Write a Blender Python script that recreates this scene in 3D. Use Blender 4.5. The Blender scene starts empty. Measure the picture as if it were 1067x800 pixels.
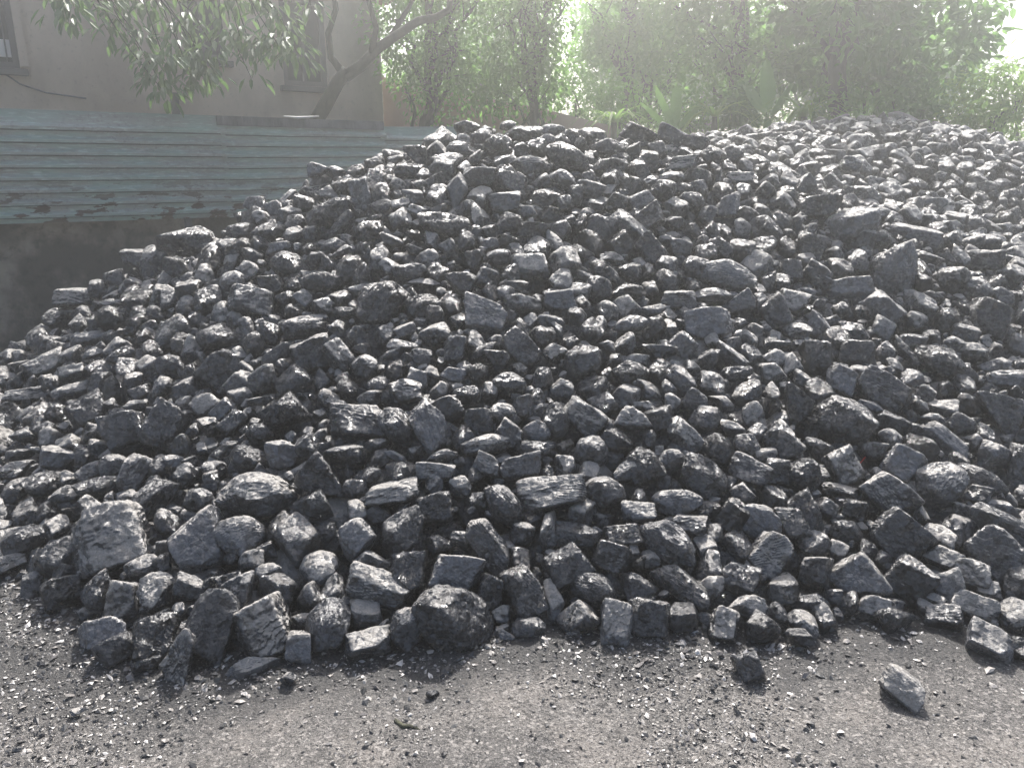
HAZE, SUN_E, SUN_A, SKY, SUN, EXPO = .0180, 48, 7, .115, 5.0, 1.02
LUMPS = '''
118 561 80 66 5 K t big layered block with a pale banded top
206 567 73 54 80 S p smooth upright grey slab at lower left
252 556 48 42 0 B p
269 515 76 47 -5 B t broad streaky boulder above the smooth upright slab
103 619 46 37 80 B m
130 625 38 29 80 K t
164 617 44 40 0 C t
64 620 37 36 0 K d
198 613 34 24 -30 L m
220 650 66 50 70 K d
160 667 47 40 -3 K d square dark block near the left foot
190 689 54 38 75 W t upright egg of coal with one pale flank
107 665 40 30 -8 K p
123 684 36 28 20 K d
155 692 34 20 5 C d
251 615 44 34 70 W m sharp grey pyramid near the left foot
274 654 60 56 20 K t large front wedge with a light ridge
237 608 28 24 60 W d
150 592 32 26 10 B t
172 590 30 22 80 W d
62 549 36 28 50 C t
27 562 42 32 15 B d
170 544 32 28 0 B g
12 584 32 18 0 S t
32 607 35 26 60 C m
207 520 28 26 0 C g
160 518 46 30 40 L d
261 695 54 18 10 S p thin flat slab lying before the pile
311 675 40 25 85 K p cracked upright block standing beside the thin flat slab
342 652 52 42 80 B m cracked round boulder at the left foot
382 670 50 28 8 K t
302 711 18 14 0 C m lone pebble of coal left of centre foreground
394 614 68 38 -22 L t
425 652 42 36 60 B g mottled lump touching the biggest boulder
470 643 82 68 -28 B m biggest coal boulder at the pile foot
544 618 54 40 -68 K g chipped block right of the biggest boulder
552 654 34 26 0 B m
526 662 22 12 -20 S p
508 676 12 8 0 C y bright flat chip right of the biggest boulder
508 566 78 34 -55 L m long ribbed bar leaning down to the right
598 660 16 8 0 C t
618 614 48 36 -15 B m
642 652 46 38 90 K y upright block with a square tan top
678 646 43 41 0 K d
712 612 64 28 -32 L m long lump with a bright ridge near the foot
698 566 62 40 -30 B m large oblong lump above the bright ridged one
636 582 44 28 -10 K g
590 592 50 38 25 K d
600 560 46 28 -5 L d
648 558 40 22 10 K m
574 515 68 34 10 K t wide streaky lump with a pale sloping top
630 512 46 32 0 B m
410 514 56 26 5 K t pale flat-topped lump left of centre
452 530 38 34 0 K d
418 554 50 40 20 C m
372 560 40 32 40 K p pale crackled block left of centre
426 596 40 38 0 K d
474 596 54 34 -10 K p
384 588 42 26 0 S m
512 618 34 26 80 K d
526 526 52 32 -50 B m
570 555 44 26 75 W t
545 557 26 26 0 B g
707 522 50 28 8 B p
671 484 44 38 -35 B d smooth dark rounded slab right of centre
701 477 34 26 80 B p
731 499 48 40 -20 B d round dark boulder with curved streaks
748 468 38 30 -50 B d
715 456 50 24 -42 L t
658 439 38 28 0 W y
688 436 28 22 20 K m
617 470 34 32 0 B m
724 420 30 28 0 B m
735 437 32 28 30 B m
754 421 32 16 -25 C t
777 464 28 24 -20 B m
781 490 40 26 -15 K m
608 436 44 34 -38 K t
656 490 32 20 15 C t
664 533 36 20 -3 K p
719 547 36 24 -5 K g
794 544 46 38 -50 S p pale finely striped slab at lower right
802 577 44 38 70 K t bright-topped block right below the striped slab
762 538 36 28 60 K g
838 536 46 32 -62 K d
824 546 38 26 -60 K g
938 558 62 42 -35 K m large square-ended block at lower right
894 599 62 44 -12 S p broad pale cracked face at lower right
950 606 48 40 -25 K g
1048 550 74 34 -25 L m long heavy bar at the right edge
1040 580 56 42 -42 K m
984 582 34 20 -15 K t
1014 600 34 28 -5 K t
1016 632 44 26 -5 K t
990 614 36 28 -60 K p
982 648 36 26 15 K m
914 636 38 24 5 K t squat block resting on the gravel, foreground right
928 652 42 30 15 W d
888 628 24 24 0 B g
844 628 34 20 15 C m
838 652 34 26 -40 B t
830 668 34 20 -5 C d
782 634 40 26 5 C t
792 656 40 36 35 W d
755 650 34 32 0 K t
772 604 36 30 0 K d
780 704 30 26 -60 K d lone dull block out on the gravel
938 724 46 30 -30 K y lone bright-topped lump at lower right foreground
1028 678 48 28 -10 K p flat-topped block alone by the right edge
1062 684 24 22 0 K d
850 596 38 24 85 K m
848 566 38 26 -5 C g
882 552 30 24 0 C d
880 440 60 48 -18 B d big dark smooth boulder at right
829 421 42 32 -80 W d smooth tapered stone left of the big dark boulder
879 484 38 34 -60 K t
875 511 36 14 -5 L g
925 515 54 32 -35 K t
940 485 42 32 -20 K p
980 508 52 46 70 B t tall mottled boulder at right
1035 475 42 34 35 W p
962 467 38 26 -30 C g
985 459 50 22 -35 L p
1001 444 32 24 10 B d
1042 430 52 40 -50 W d smooth dark wedge by the right edge
922 412 54 32 -28 K m
906 424 28 16 -10 C p
966 411 18 16 -30 K t
970 437 28 13 5 C t
1025 500 50 22 -20 B m
1020 516 28 18 0 K m
1040 528 36 16 0 L p
1062 485 46 24 85 K m
815 462 38 28 -45 K g
837 496 38 34 30 B d
811 492 28 26 0 K m
891 532 26 20 0 K d
930 284 54 44 -75 B p tall pale boulder high on the right
884 301 62 24 10 L p
922 324 44 26 -35 K p
894 277 28 24 60 B m
989 291 36 30 0 B m
964 268 34 16 -5 C t
1028 272 34 20 8 K t pale oval lump high by the right edge
825 282 26 20 0 K m
852 288 32 22 -25 K t
842 303 24 20 80 C p
825 314 30 24 -15 K t
809 328 36 26 -60 K m
851 340 28 26 -45 W p
830 346 28 18 0 C t
820 362 26 12 -5 C t
850 374 36 34 -80 K g upright lump with bright layered edges
893 368 34 26 0 K d
920 343 24 20 -25 K y
893 346 36 24 -20 C m
922 368 24 20 80 B m
946 371 44 12 -42 L d
980 379 52 32 -22 B d
1032 333 44 34 -20 K d
986 334 32 26 80 B d
1015 366 28 20 0 C t
1040 379 34 16 20 C p
950 395 26 20 -20 C p
877 398 34 26 -20 K p
949 356 28 16 0 B m
1017 302 30 26 0 B m
1058 359 28 24 0 B m
1055 395 50 18 5 L y
888 237 58 38 18 B p great boulder at the upper right
902 250 24 18 80 K t
852 217 44 20 5 K d dark flat-topped bar at upper right
841 195 26 24 80 S p
865 192 24 22 10 S m
902 204 32 18 -20 B m
950 243 52 16 -5 L p
845 258 34 20 -30 K d
1015 236 28 22 0 B m
1000 217 22 16 0 B d
978 214 28 16 5 B p
992 250 22 18 0 B m
886 172 22 14 -10 K t
656 238 48 20 -38 L t slanting slab with a long bright edge
677 229 36 22 35 K m
712 171 36 14 5 K t pale flat lump near the crest
703 232 18 13 -10 C t
701 184 32 12 5 C p
728 185 26 16 0 K d
729 195 26 16 -25 W p
722 210 28 18 -20 B m
759 217 32 22 40 S p
592 166 46 24 -25 B d dark oval boulder just under the crest
632 155 34 16 0 B m
664 140 36 18 -25 K m
701 143 32 16 -20 K t
725 150 34 14 -10 K m
742 165 26 22 0 B d
634 173 34 18 15 C m
644 210 24 20 -20 K t
608 222 24 14 -15 C y
741 240 20 18 0 C g
691 199 26 22 20 B m
769 186 28 12 0 K t
677 258 32 22 -50 K d
695 250 34 14 -10 C t
752 259 30 14 -35 L m
711 259 24 16 0 K p
477 200 36 27 75 S p thin pale grey slab standing on edge
502 185 40 20 0 K t flat-topped block beside the standing slab
516 154 34 22 8 W m
530 190 36 24 -25 K m
556 173 38 20 -5 B t
527 212 30 20 5 K y squarish lump with a brownish-pink top
548 220 19 15 0 C y
435 163 30 22 -40 W d
479 157 26 20 0 B m
423 180 34 20 -5 L d
432 206 28 16 -20 C p
462 235 52 24 -5 B m
486 132 26 16 0 B m topmost lump on the left of the crest
575 136 26 13 10 C y bright chip on the crest
545 140 38 16 0 B m
529 131 16 10 0 B d
531 233 28 22 10 B d
554 241 34 16 -10 K d
512 254 18 14 -30 C p
520 268 26 17 0 B t
428 259 22 16 30 C t
467 259 20 18 -40 C y
410 250 26 14 -30 C p
567 206 30 20 0 B m
587 187 28 18 -20 B p
343 224 46 28 15 B d smooth dark boulder by the left shoulder
376 205 38 20 -75 K p
380 242 36 22 0 B m
357 234 34 15 48 L m
285 218 19 16 10 K p
318 214 22 20 0 B d
340 202 26 16 -10 W t
266 212 22 17 0 K p
252 242 28 18 0 B d
282 242 36 18 5 B m
293 258 24 14 0 K p
348 255 28 14 10 C m
339 188 32 10 5 L p
330 178 26 18 20 W p
205 252 70 30 18 B m huge speckled boulder on the left shoulder
350 180 20 14 0 C p
357 263 28 12 10 C m
159 274 38 30 65 B t tall light-topped boulder at the left edge
138 268 22 18 0 K t
120 290 20 18 0 K d
102 302 20 20 0 B m
77 311 36 22 0 K t
63 334 26 26 30 B m
114 316 18 9 5 C y
101 337 16 14 0 B d
163 328 23 20 0 B d
188 281 30 24 0 B d
89 353 38 14 5 L p
98 369 22 13 10 W y bright little wedge at the far left slope
45 380 42 20 20 K t
124 350 34 14 15 L d
178 381 28 24 0 B m
118 332 36 24 -20 B g
262 315 46 30 -15 K t lump with a pale scooped-out top
242 294 28 24 50 B p
296 275 50 26 5 B m
282 297 28 18 0 K d
316 311 18 14 -45 K y
318 340 48 22 8 L m
228 352 52 28 -5 B d wide dark boulder on the left slope
396 316 54 44 35 B d big dark rounded boulder left of the cracked face
326 370 42 38 10 K m
354 372 36 26 -52 K t
382 382 28 26 0 B t
282 348 28 24 0 B g
288 370 38 15 32 L d
226 387 44 32 40 K d
339 320 24 16 0 C t
337 294 44 22 0 B d
265 359 30 24 80 B d
361 326 26 14 0 C d
507 329 52 38 -20 S p wide blue-grey cracked face in mid pile
543 367 44 26 -42 K m
458 348 40 22 10 B t dark lump with a pale arched crest
473 365 30 22 75 K t
582 314 36 22 -5 S p flat grey face right of the cracked one
572 335 30 14 5 C t
540 297 24 14 10 C t
527 304 18 13 0 B y bright white nub in mid pile
503 367 32 13 25 B m
520 376 28 26 0 W g
441 372 30 17 5 B m
471 391 28 17 -10 S p
531 400 34 22 -15 B m
565 395 30 24 70 B d
576 369 28 20 -10 C t
422 344 26 15 20 K p
421 361 32 13 -5 C t
443 296 34 13 -5 C t
481 296 32 26 0 W d
507 290 24 20 -20 K t
428 285 34 20 0 B m
413 387 24 18 70 B g
434 395 24 20 -20 K p
499 389 26 24 0 B d
608 378 40 36 20 B m large speckled boulder in mid pile
739 337 44 30 10 K p
752 288 66 28 -5 B p broad pale ridge-shaped lump right of centre
742 309 42 16 -5 C t
707 312 34 18 0 K t
654 305 34 18 10 B g
658 284 25 23 0 B d round smooth dark lump like a ball
656 339 36 18 15 B p
681 341 28 18 40 C g
688 367 36 14 0 W t
664 376 28 13 -5 C t
709 395 30 20 -35 K p
763 372 38 15 -25 L t
712 361 28 22 -40 K p
774 316 30 24 50 W p
765 389 34 16 0 C m
624 301 26 26 0 B d
656 391 36 28 0 B d
679 324 28 12 5 C p
634 359 20 18 0 C t
638 269 28 12 -5 C t
720 279 34 22 -10 B m
793 320 26 20 75 C t
611 288 20 10 -15 C y
299 430 60 40 5 W d big coal lump with a matt dark flank
369 439 56 40 -10 K m large six-sided block left of centre
363 475 44 28 0 B m
333 496 50 44 -20 W d
292 475 36 32 -50 C p pale crusted lump above the broad streaky boulder
329 526 48 32 -25 W m
252 477 42 28 10 B d
219 447 30 22 -45 C g
230 428 28 14 45 K p
339 415 26 20 10 B t
275 417 32 11 10 S m
241 441 30 20 40 K d
369 509 24 18 0 B m
271 451 28 22 -20 B d
236 466 34 15 25 C g
335 452 18 14 60 C p
209 520 28 24 0 B m
447 445 50 34 -55 K p porous light block left of centre
415 447 46 34 -55 B m
466 427 36 26 20 K g
492 412 36 19 -20 B m
505 464 48 20 10 B t dark oval lump with a bright crest
524 431 30 24 -20 B t
499 438 28 24 0 K m
531 453 30 24 -30 K t
580 440 38 28 -80 B d
558 450 28 22 0 B p
544 487 42 26 15 K m
507 485 28 20 -20 K y
453 492 38 17 -8 K y bright rectangular block left of centre
462 475 32 12 3 B m
560 425 19 6 35 C y
424 410 34 26 0 K g
480 507 24 20 -30 B t
412 475 24 10 -25 C p
554 468 40 18 0 B d
28 411 42 14 0 K t
75 407 40 14 12 L t
90 428 38 30 20 K d
133 452 46 42 5 K m big square lump with a dusty top, far left
172 445 48 44 60 K m split two-faced block at left
54 478 44 26 -5 S p blue-grey layered slab at left
27 454 28 18 -5 C t
141 493 38 24 60 K t
98 450 32 22 20 W m
120 485 28 26 0 B m
103 508 44 20 5 B d
44 506 32 26 20 B d
16 512 32 20 40 B m
14 491 38 18 5 C t
61 430 24 20 0 C g
69 516 30 18 5 C t
17 474 30 14 5 B m
142 422 22 13 15 C t
170 403 26 22 60 B t
191 463 26 22 0 B g
88 478 30 20 0 B d
180 480 22 12 -10 C p
193 497 28 22 80 B m
'''
import bpy, math, random
import numpy as np
from mathutils import Vector, Matrix, Quaternion
random.seed(7); RNG = np.random.RandomState(7)
SC = bpy.context.scene; COL = SC.collection
# ------------------------------------------------------------------ camera
CAMZ = 1.55; PITCH = math.radians(15.6); F = 801.0
ct, st = math.cos(PITCH), math.sin(PITCH)
cam = bpy.data.objects.new('camera', bpy.data.cameras.new('camera'))
cam.data.sensor_width = 36; cam.data.lens = 36 * F / 1067; cam.data.clip_end = 500; cam.data.clip_start = .05
cam.location = (0, 0, CAMZ); cam.rotation_euler = (math.pi / 2 - PITCH, 0, 0)
COL.objects.link(cam); SC.camera = cam
XA = Vector((1, 0, 0)); UP = Vector((0, st, ct)); FW = Vector((0, ct, -st))
def ray(px, py):
    return FW + XA * ((px - 533.5) / F) + UP * (-(py - 400) / F)
def P(px, py, D):                       # point of that ray at ground distance y = D
    d = ray(px, py); return Vector((0, 0, CAMZ)) + d * (D / d.y)
def depth_of(p):
    return (Vector(p) - Vector((0, 0, CAMZ))).dot(FW)
# ------------------------------------------------------------------ helpers
def tag(o, label=None, cat=None, group=None, kind=None):
    if label: o['label'] = label
    if cat: o['category'] = cat
    if group: o['group'] = group
    if kind: o['kind'] = kind
    return o
def empty(name, loc=(0, 0, 0)):
    o = bpy.data.objects.new(name, None); o.location = loc; o.empty_display_size = .1
    COL.objects.link(o); return o
def link(name, me, mat=None, parent=None):
    if mat: me.materials.append(mat)
    o = bpy.data.objects.new(name, me); COL.objects.link(o)
    if parent:
        o.parent = parent; o.location = -parent.location
    return o
def np_mesh(name, V, Fc, smooth=True, attrs=None):
    """V (n,3); Fc (m,k) equal-size faces"""
    V = np.asarray(V, dtype=np.float32); Fc = np.asarray(Fc, dtype=np.int32)
    me = bpy.data.meshes.new(name); m, k = Fc.shape
    me.vertices.add(len(V)); me.vertices.foreach_set('co', V.ravel())
    me.loops.add(m * k); me.loops.foreach_set('vertex_index', Fc.ravel())
    me.polygons.add(m); me.polygons.foreach_set('loop_start', np.arange(0, m * k, k, dtype=np.int32))
    me.polygons.foreach_set('loop_total', np.full(m, k, dtype=np.int32))
    me.polygons.foreach_set('use_smooth', np.full(m, smooth, dtype=bool))
    me.update(calc_edges=True)
    if attrs:
        for an, (typ, dom, data) in attrs.items():
            a = me.attributes.new(an, typ, dom)
            a.data.foreach_set('color' if 'COLOR' in typ else ('vector' if 'VECTOR' in typ else 'value'), np.asarray(data, dtype=np.float32).ravel())
    return me
class MB:
    def __init__(s): s.v = []; s.f = []
    def face(s, pts):
        n = len(s.v); s.v += [tuple(p) for p in pts]; s.f.append(list(range(n, n + len(pts))))
    def box(s, o, ax, ay, az):          # corner + three edge vectors
        o = Vector(o); ax = Vector(ax); ay = Vector(ay); az = Vector(az); n = len(s.v)
        for k in (0, 1):
            for (i, j) in ((0, 0), (1, 0), (1, 1), (0, 1)): s.v.append(tuple(o + ax * i + ay * j + az * k))
        s.f += [[n + a for a in q] for q in ((3, 2, 1, 0), (4, 5, 6, 7), (0, 1, 5, 4), (1, 2, 6, 5), (2, 3, 7, 6), (3, 0, 4, 7))]
    def tube(s, pts, rad, seg=8):
        pts = [Vector(p) for p in pts]; n0 = len(s.v); prev = None
        for i, p in enumerate(pts):
            t = (pts[min(i + 1, len(pts) - 1)] - pts[max(i - 1, 0)]).normalized()
            a = (prev if prev is not None else Vector((0.31, .87, .2)))
            a = (a - t * a.dot(t)).normalized(); prev = a; b = t.cross(a)
            r = rad[i] if hasattr(rad, '__len__') else rad
            for k in range(seg):
                w = 2 * math.pi * k / seg; s.v.append(tuple(p + (a * math.cos(w) + b * math.sin(w)) * r))
        for i in range(len(pts) - 1):
            for k in range(seg):
                k2 = (k + 1) % seg
                s.f.append([n0 + i * seg + k, n0 + i * seg + k2, n0 + (i + 1) * seg + k2, n0 + (i + 1) * seg + k])
        s.f.append([n0 + k for k in range(seg)][::-1]); m = n0 + (len(pts) - 1) * seg
        s.f.append([m + k for k in range(seg)])
    def build(s, name, mat, parent=None, smooth=False, bevel=0):
        me = bpy.data.meshes.new(name); me.from_pydata(s.v, [], s.f); me.update()
        if smooth: me.polygons.foreach_set('use_smooth', [True] * len(me.polygons))
        o = link(name, me, mat, parent)
        if bevel:
            b = o.modifiers.new('bevel', 'BEVEL'); b.width = bevel; b.segments = 2
        return o
# numpy value noise ---------------------------------------------------------
def _h(ix, iy, iz, s):
    n = (ix * 374761393 + iy * 668265263 + iz * 2147483647 * 3 + s * 974634777) & 0xffffffff
    n = ((n ^ (n >> 13)) * 1274126177) & 0xffffffff
    n = ((n ^ (n >> 16)) * 2246822519) & 0xffffffff
    return ((n ^ (n >> 15)) & 0xffff) / 32767.5 - 1.0
def noise(p, s=0):
    p = np.asarray(p, dtype=np.float64); i = np.floor(p).astype(np.int64); f = p - i; f = f * f * (3 - 2 * f); r = 0
    for dx in (0, 1):
        for dy in (0, 1):
            for dz in (0, 1):
                w = (f[:, 0] if dx else 1 - f[:, 0]) * (f[:, 1] if dy else 1 - f[:, 1]) * (f[:, 2] if dz else 1 - f[:, 2])
                r = r + w * _h(i[:, 0] + dx, i[:, 1] + dy, i[:, 2] + dz, s)
    return r
def fbm(p, s=0, o=3):
    a = 1; t = 0; q = np.asarray(p, dtype=np.float64)
    for k in range(o): t = t + a * noise(q, s + k); a *= .5; q = q * 2.03 + 7.1
    return t
# ------------------------------------------------------------------ materials
def newmat(name):
    m = bpy.data.materials.new(name); m.use_nodes = True; nt = m.node_tree
    return m, nt, nt.nodes, nt.links, nt.nodes['Principled BSDF']
class G:
    """tiny node-graph helper"""
    def __init__(s, nt): s.n = nt.nodes; s.l = nt.links
    def put(s, node, k, v):
        if v is None: return
        if isinstance(v, bpy.types.NodeSocket): s.l.new(v, node.inputs[k])
        else: node.inputs[k].default_value = v
    def noise(s, vec, scale, detail=4, rough=.55, out='Fac', dist=0):
        n = s.n.new('ShaderNodeTexNoise'); s.put(n, 'Vector', vec); s.put(n, 'Scale', scale); s.put(n, 'Detail', detail); s.put(n, 'Roughness', rough); s.put(n, 'Distortion', dist)
        return n.outputs[out]
    def voro(s, vec, scale, feat='F1', out='Distance'):
        n = s.n.new('ShaderNodeTexVoronoi'); n.feature = feat; s.put(n, 'Vector', vec); s.put(n, 'Scale', scale); return n.outputs[out]
    def math(s, op, a, b=None, c=None, clamp=False):
        n = s.n.new('ShaderNodeMath'); n.operation = op; n.use_clamp = clamp
        s.put(n, 0, a); s.put(n, 1, b)
        if c is not None: s.put(n, 2, c)
        return n.outputs[0]
    def mr(s, v, a, b, c=0., d=1., smooth=True):
        n = s.n.new('ShaderNodeMapRange'); n.interpolation_type = 'SMOOTHSTEP' if smooth else 'LINEAR'
        s.put(n, 'Value', v); s.put(n, 'From Min', a); s.put(n, 'From Max', b); s.put(n, 'To Min', c); s.put(n, 'To Max', d); return n.outputs[0]
    def mix(s, f, a, b):
        n = s.n.new('ShaderNodeMix'); n.data_type = 'RGBA'; s.put(n, 0, f)
        s.put(n, 6, a if isinstance(a, bpy.types.NodeSocket) else (*a, 1)); s.put(n, 7, b if isinstance(b, bpy.types.NodeSocket) else (*b, 1)); return n.outputs[2]
    def vmul(s, v, xyz):
        n = s.n.new('ShaderNodeVectorMath'); n.operation = 'MULTIPLY'; s.put(n, 0, v); s.put(n, 1, xyz); return n.outputs[0]
    def vadd(s, v, w):
        n = s.n.new('ShaderNodeVectorMath'); n.operation = 'ADD'; s.put(n, 0, v); s.put(n, 1, w); return n.outputs[0]
    def bump(s, h, strength, dist, normal=None):
        n = s.n.new('ShaderNodeBump'); s.put(n, 'Height', h); s.put(n, 'Strength', strength); s.put(n, 'Distance', dist)
        if normal is not None: s.l.new(normal, n.inputs['Normal'])
        return n.outputs[0]
    def sep(s, v):
        n = s.n.new('ShaderNodeSeparateXYZ'); s.put(n, 0, v); return n.outputs
    def geo(s, k='Position'):
        return s.n.new('ShaderNodeNewGeometry').outputs[k]
def coal_material(name, per_object):
    m, nt, N, L, B = newmat(name); g = G(nt)
    if per_object:
        src = N.new('ShaderNodeObjectInfo').outputs['Color']
    else:
        a = N.new('ShaderNodeAttribute'); a.attribute_name = 'tone'; src = a.outputs['Color']
    sp = g.sep(src); dustA, tone, gloss = sp[0], sp[1], sp[2]
    pos = g.geo('Position'); nz = g.sep(g.geo('Normal'))[2]
    n1 = g.noise(pos, 9, 5, .6); n2 = g.noise(pos, 45, 6, .65); n3 = g.noise(pos, 160, 4, .6)
    # streaks of bedding
    bed = g.noise(g.vmul(pos, (14, 26, 75)), 1.0, 4, .6, dist=.6)
    vor = g.voro(pos, 38, 'F1', 'Distance'); cell = g.voro(pos, 26, 'F1', 'Color'); cellv = g.sep(cell)[0]
    base = g.mix(g.mr(n1, .35, .7), (.008, .0086, .0102), (.023, .0242, .0275))
    base = g.mix(tone, base, (.125, .128, .138))
    # settled grey coal dust: on upward faces, broken up
    m1 = g.math('ADD', g.mr(nz, .15, .95, 0, .62), g.math('MULTIPLY', n2, .55))
    m1 = g.math('ADD', m1, g.math('MULTIPLY', dustA, .62))
    mask = g.mr(m1, .89, 1.16, 0, 1)
    mask = g.math('MULTIPLY', mask, g.mr(dustA, 0, .5, .22, .92))
    dustc = g.mix(n3, (.12, .115, .11), (.38, .36, .335))
    col = g.mix(mask, base, dustc)
    fleck = g.math('MULTIPLY', g.mr(n3, .66, .72), g.mr(n2, .5, .62, 0, .55))
    col = g.mix(fleck, col, (.20, .19, .18))
    L.new(col, B.inputs['Base Color'])
    r = g.mr(n2, .3, .7, .13, .40); r = g.math('SUBTRACT', r, g.math('MULTIPLY', g.mr(cellv, .55, .75), .12))
    r = g.math('ADD', r, g.math('MULTIPLY', g.math('SUBTRACT', .5, gloss), .38))
    r = g.math('ADD', r, g.math('MULTIPLY', mask, .32), clamp=True)
    r = g.math('MAXIMUM', r, .13)
    L.new(r, B.inputs['Roughness']); B.inputs['Specular IOR Level'].default_value = .62
    def facets(scale, off):      # small flat fracture faces, each with its own tilt
        wob = g.vadd(pos, g.vmul(g.vadd(g.noise(pos, scale * .6, 2, .5, 'Color'), (-.5, -.5, -.5)), (.9 / scale,) * 3))
        vn = N.new('ShaderNodeTexVoronoi'); L.new(wob, vn.inputs['Vector']); vn.inputs['Scale'].default_value = scale
        d = N.new('ShaderNodeVectorMath'); d.operation = 'SUBTRACT'; L.new(wob, d.inputs[0])
        L.new(vn.outputs['Position'], d.inputs[1])
        c_ = g.vadd(vn.outputs['Color'], (-.5, -.5, -.5)); dt = N.new('ShaderNodeVectorMath'); dt.operation = 'DOT_PRODUCT'; L.new(d.outputs[0], dt.inputs[0]); L.new(c_, dt.inputs[1])
        return dt.outputs['Value']
    h = g.math('ADD', g.math('MULTIPLY', facets(24, 0), .95), g.math('MULTIPLY', facets(75, 1), 1.0))
    h2 = g.math('ADD', g.math('MULTIPLY', n2, .0075), g.math('MULTIPLY', n3, .0028))
    h2 = g.math('ADD', h2, g.math('MULTIPLY', bed, .0045))
    h = g.math('ADD', h, h2)
    L.new(g.bump(h, 1.0, 1.0), B.inputs['Normal'])
    return m
MC = coal_material('coal', True); MR = coal_material('coal_rubble', False)
# ------------------------------------------------------------------ pile height field
def ang(px, py): return P(px, py, 1.0)
CP = []   # x, y, z
def cp(px, py, D, dz=0): p = P(px, py, D); CP.append((p.x, p.y, p.z + dz))
def foot(px, py):                                  # where the ray meets the ground
    d = ray(px, py); t = CAMZ / -d.z; CP.append((d.x * t, d.y * t, 0.0)); return (d.x * t, d.y * t)
FT = [(-260, 560), (-120, 590), (10, 622), (60, 648), (130, 690), (190, 712), (270, 705), (340, 690), (400, 688), (470, 690), (530, 672), (580, 668), (640, 682), (700, 672), (750, 672), (800, 680), (840, 672), (900, 655), (960, 660), (1010, 655), (1067, 668), (1160, 690), (1300, 720)]
feet = [foot(*q) for q in FT]
for (x, y) in feet[::2]: CP.append((x * 1.02, y - .8, -.5))
crest = [(0, 372, 4.5), (50, 340, 4.6), (105, 302, 4.8), (160, 275, 4.9), (205, 245, 5.0), (270, 215, 5.1), (335, 182, 5.2), (400, 160, 5.25), (470, 134, 5.3), (540, 130, 5.35), (600, 134, 5.4), (680, 138, 5.5), (745, 149, 5.7), (800, 172, 5.75), (860, 192, 5.7), (940, 212, 5.5), (1010, 236, 5.3), (1067, 262, 5.1), (1200, 330, 4.8), (1320, 380, 4.6)]
for q in crest: cp(*q, dz=-.05)
CP += [(-3.6, 4.7, .12), (-4.2, 4.2, -.3), (-3.7, 3.2, -.25)]
# mid slope lines between crest and foot (nearly straight, a little convex)
for k, (px, py, D) in enumerate(crest):
    if k % 2: continue
    c = P(px, py, D)
    best = min(feet, key=lambda q: abs(q[0] / q[1] * 1.0 - c.x / c.y))
    for t in (.35, .7):
        x = c.x * (1 - t) + best[0] * t; y = c.y * (1 - t) + best[1] * t
        CP.append((x, y, (c.z - .05) * (1 - t) + .05 * math.sin(math.pi * t)))
# behind the crest (left and middle): falls away to the yard
for (x, y, z) in [(-3.5, 6.2, -.1), (-2.6, 6.6, .0), (-1.6, 6.9, .45), (-.6, 7.4, .75), (.5, 7.4, .8), (1.3, 7.2, 1.0),
                  (-2.4, 5.7, .75), (-1.2, 6.0, 1.3), (0., 6.2, 1.5), (1., 6.2, 1.45)]: CP.append((x, y, z))
# valley and the far heap at the right
for q in [(760, 168, 7.0), (800, 176, 6.8), (860, 200, 6.4), (940, 222, 6.3), (1010, 240, 6.2), (1067, 262, 6.0), (1200, 300, 5.9)]: cp(*q, dz=-.12)
for q in [(700, 150, 8.3), (760, 145, 8.6), (810, 139, 9.0), (850, 137, 9.2), (900, 136, 9.3), (950, 137, 9.2), (1000, 144, 8.9), (1040, 153, 8.7), (1067, 160, 8.6), (1200, 185, 8.0), (1350, 235, 7.2)]: cp(*q, dz=-.03)
CP += [(1.6, 10.5, .4), (3, 11.4, .5), (4.6, 11, .5), (6.5, 10, .3), (.2, 9, .1), (-1.5, 9, -.1), (8.5, 8, .0), (9, 5, .0), (6, 2.2, -.2)]
CP = np.array(CP)
def tps_fit(X, z, lam=.02):
    n = len(X); d2 = ((X[:, None] - X[None]) ** 2).sum(-1); K = np.where(d2 > 0, d2 * np.log(d2 + 1e-12) * .5, 0) + lam * np.eye(n)
    Pm = np.c_[np.ones(n), X]; A = np.zeros((n + 3, n + 3)); A[:n, :n] = K; A[:n, n:] = Pm; A[n:, :n] = Pm.T
    return np.linalg.solve(A, np.r_[z, 0, 0, 0])
W = tps_fit(CP[:, :2], CP[:, 2])
def H_raw(xy):
    xy = np.atleast_2d(xy); out = np.empty(len(xy))
    for a in range(0, len(xy), 20000):
        q = xy[a:a + 20000]; d2 = ((q[:, None] - CP[None, :, :2]) ** 2).sum(-1)
        out[a:a + 20000] = (np.where(d2 > 0, d2 * np.log(d2 + 1e-12) * .5, 0)) @ W[:len(CP)] + W[-3] + q @ W[-2:]
    return out
GX0, GX1, GY0, GY1, GS = -6., 10., .8, 12.5, .05
gx = np.arange(GX0, GX1, GS); gy = np.arange(GY0, GY1, GS)
GXX, GYY = np.meshgrid(gx, gy)
HG = H_raw(np.c_[GXX.ravel(), GYY.ravel()]).reshape(GXX.shape)
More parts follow.
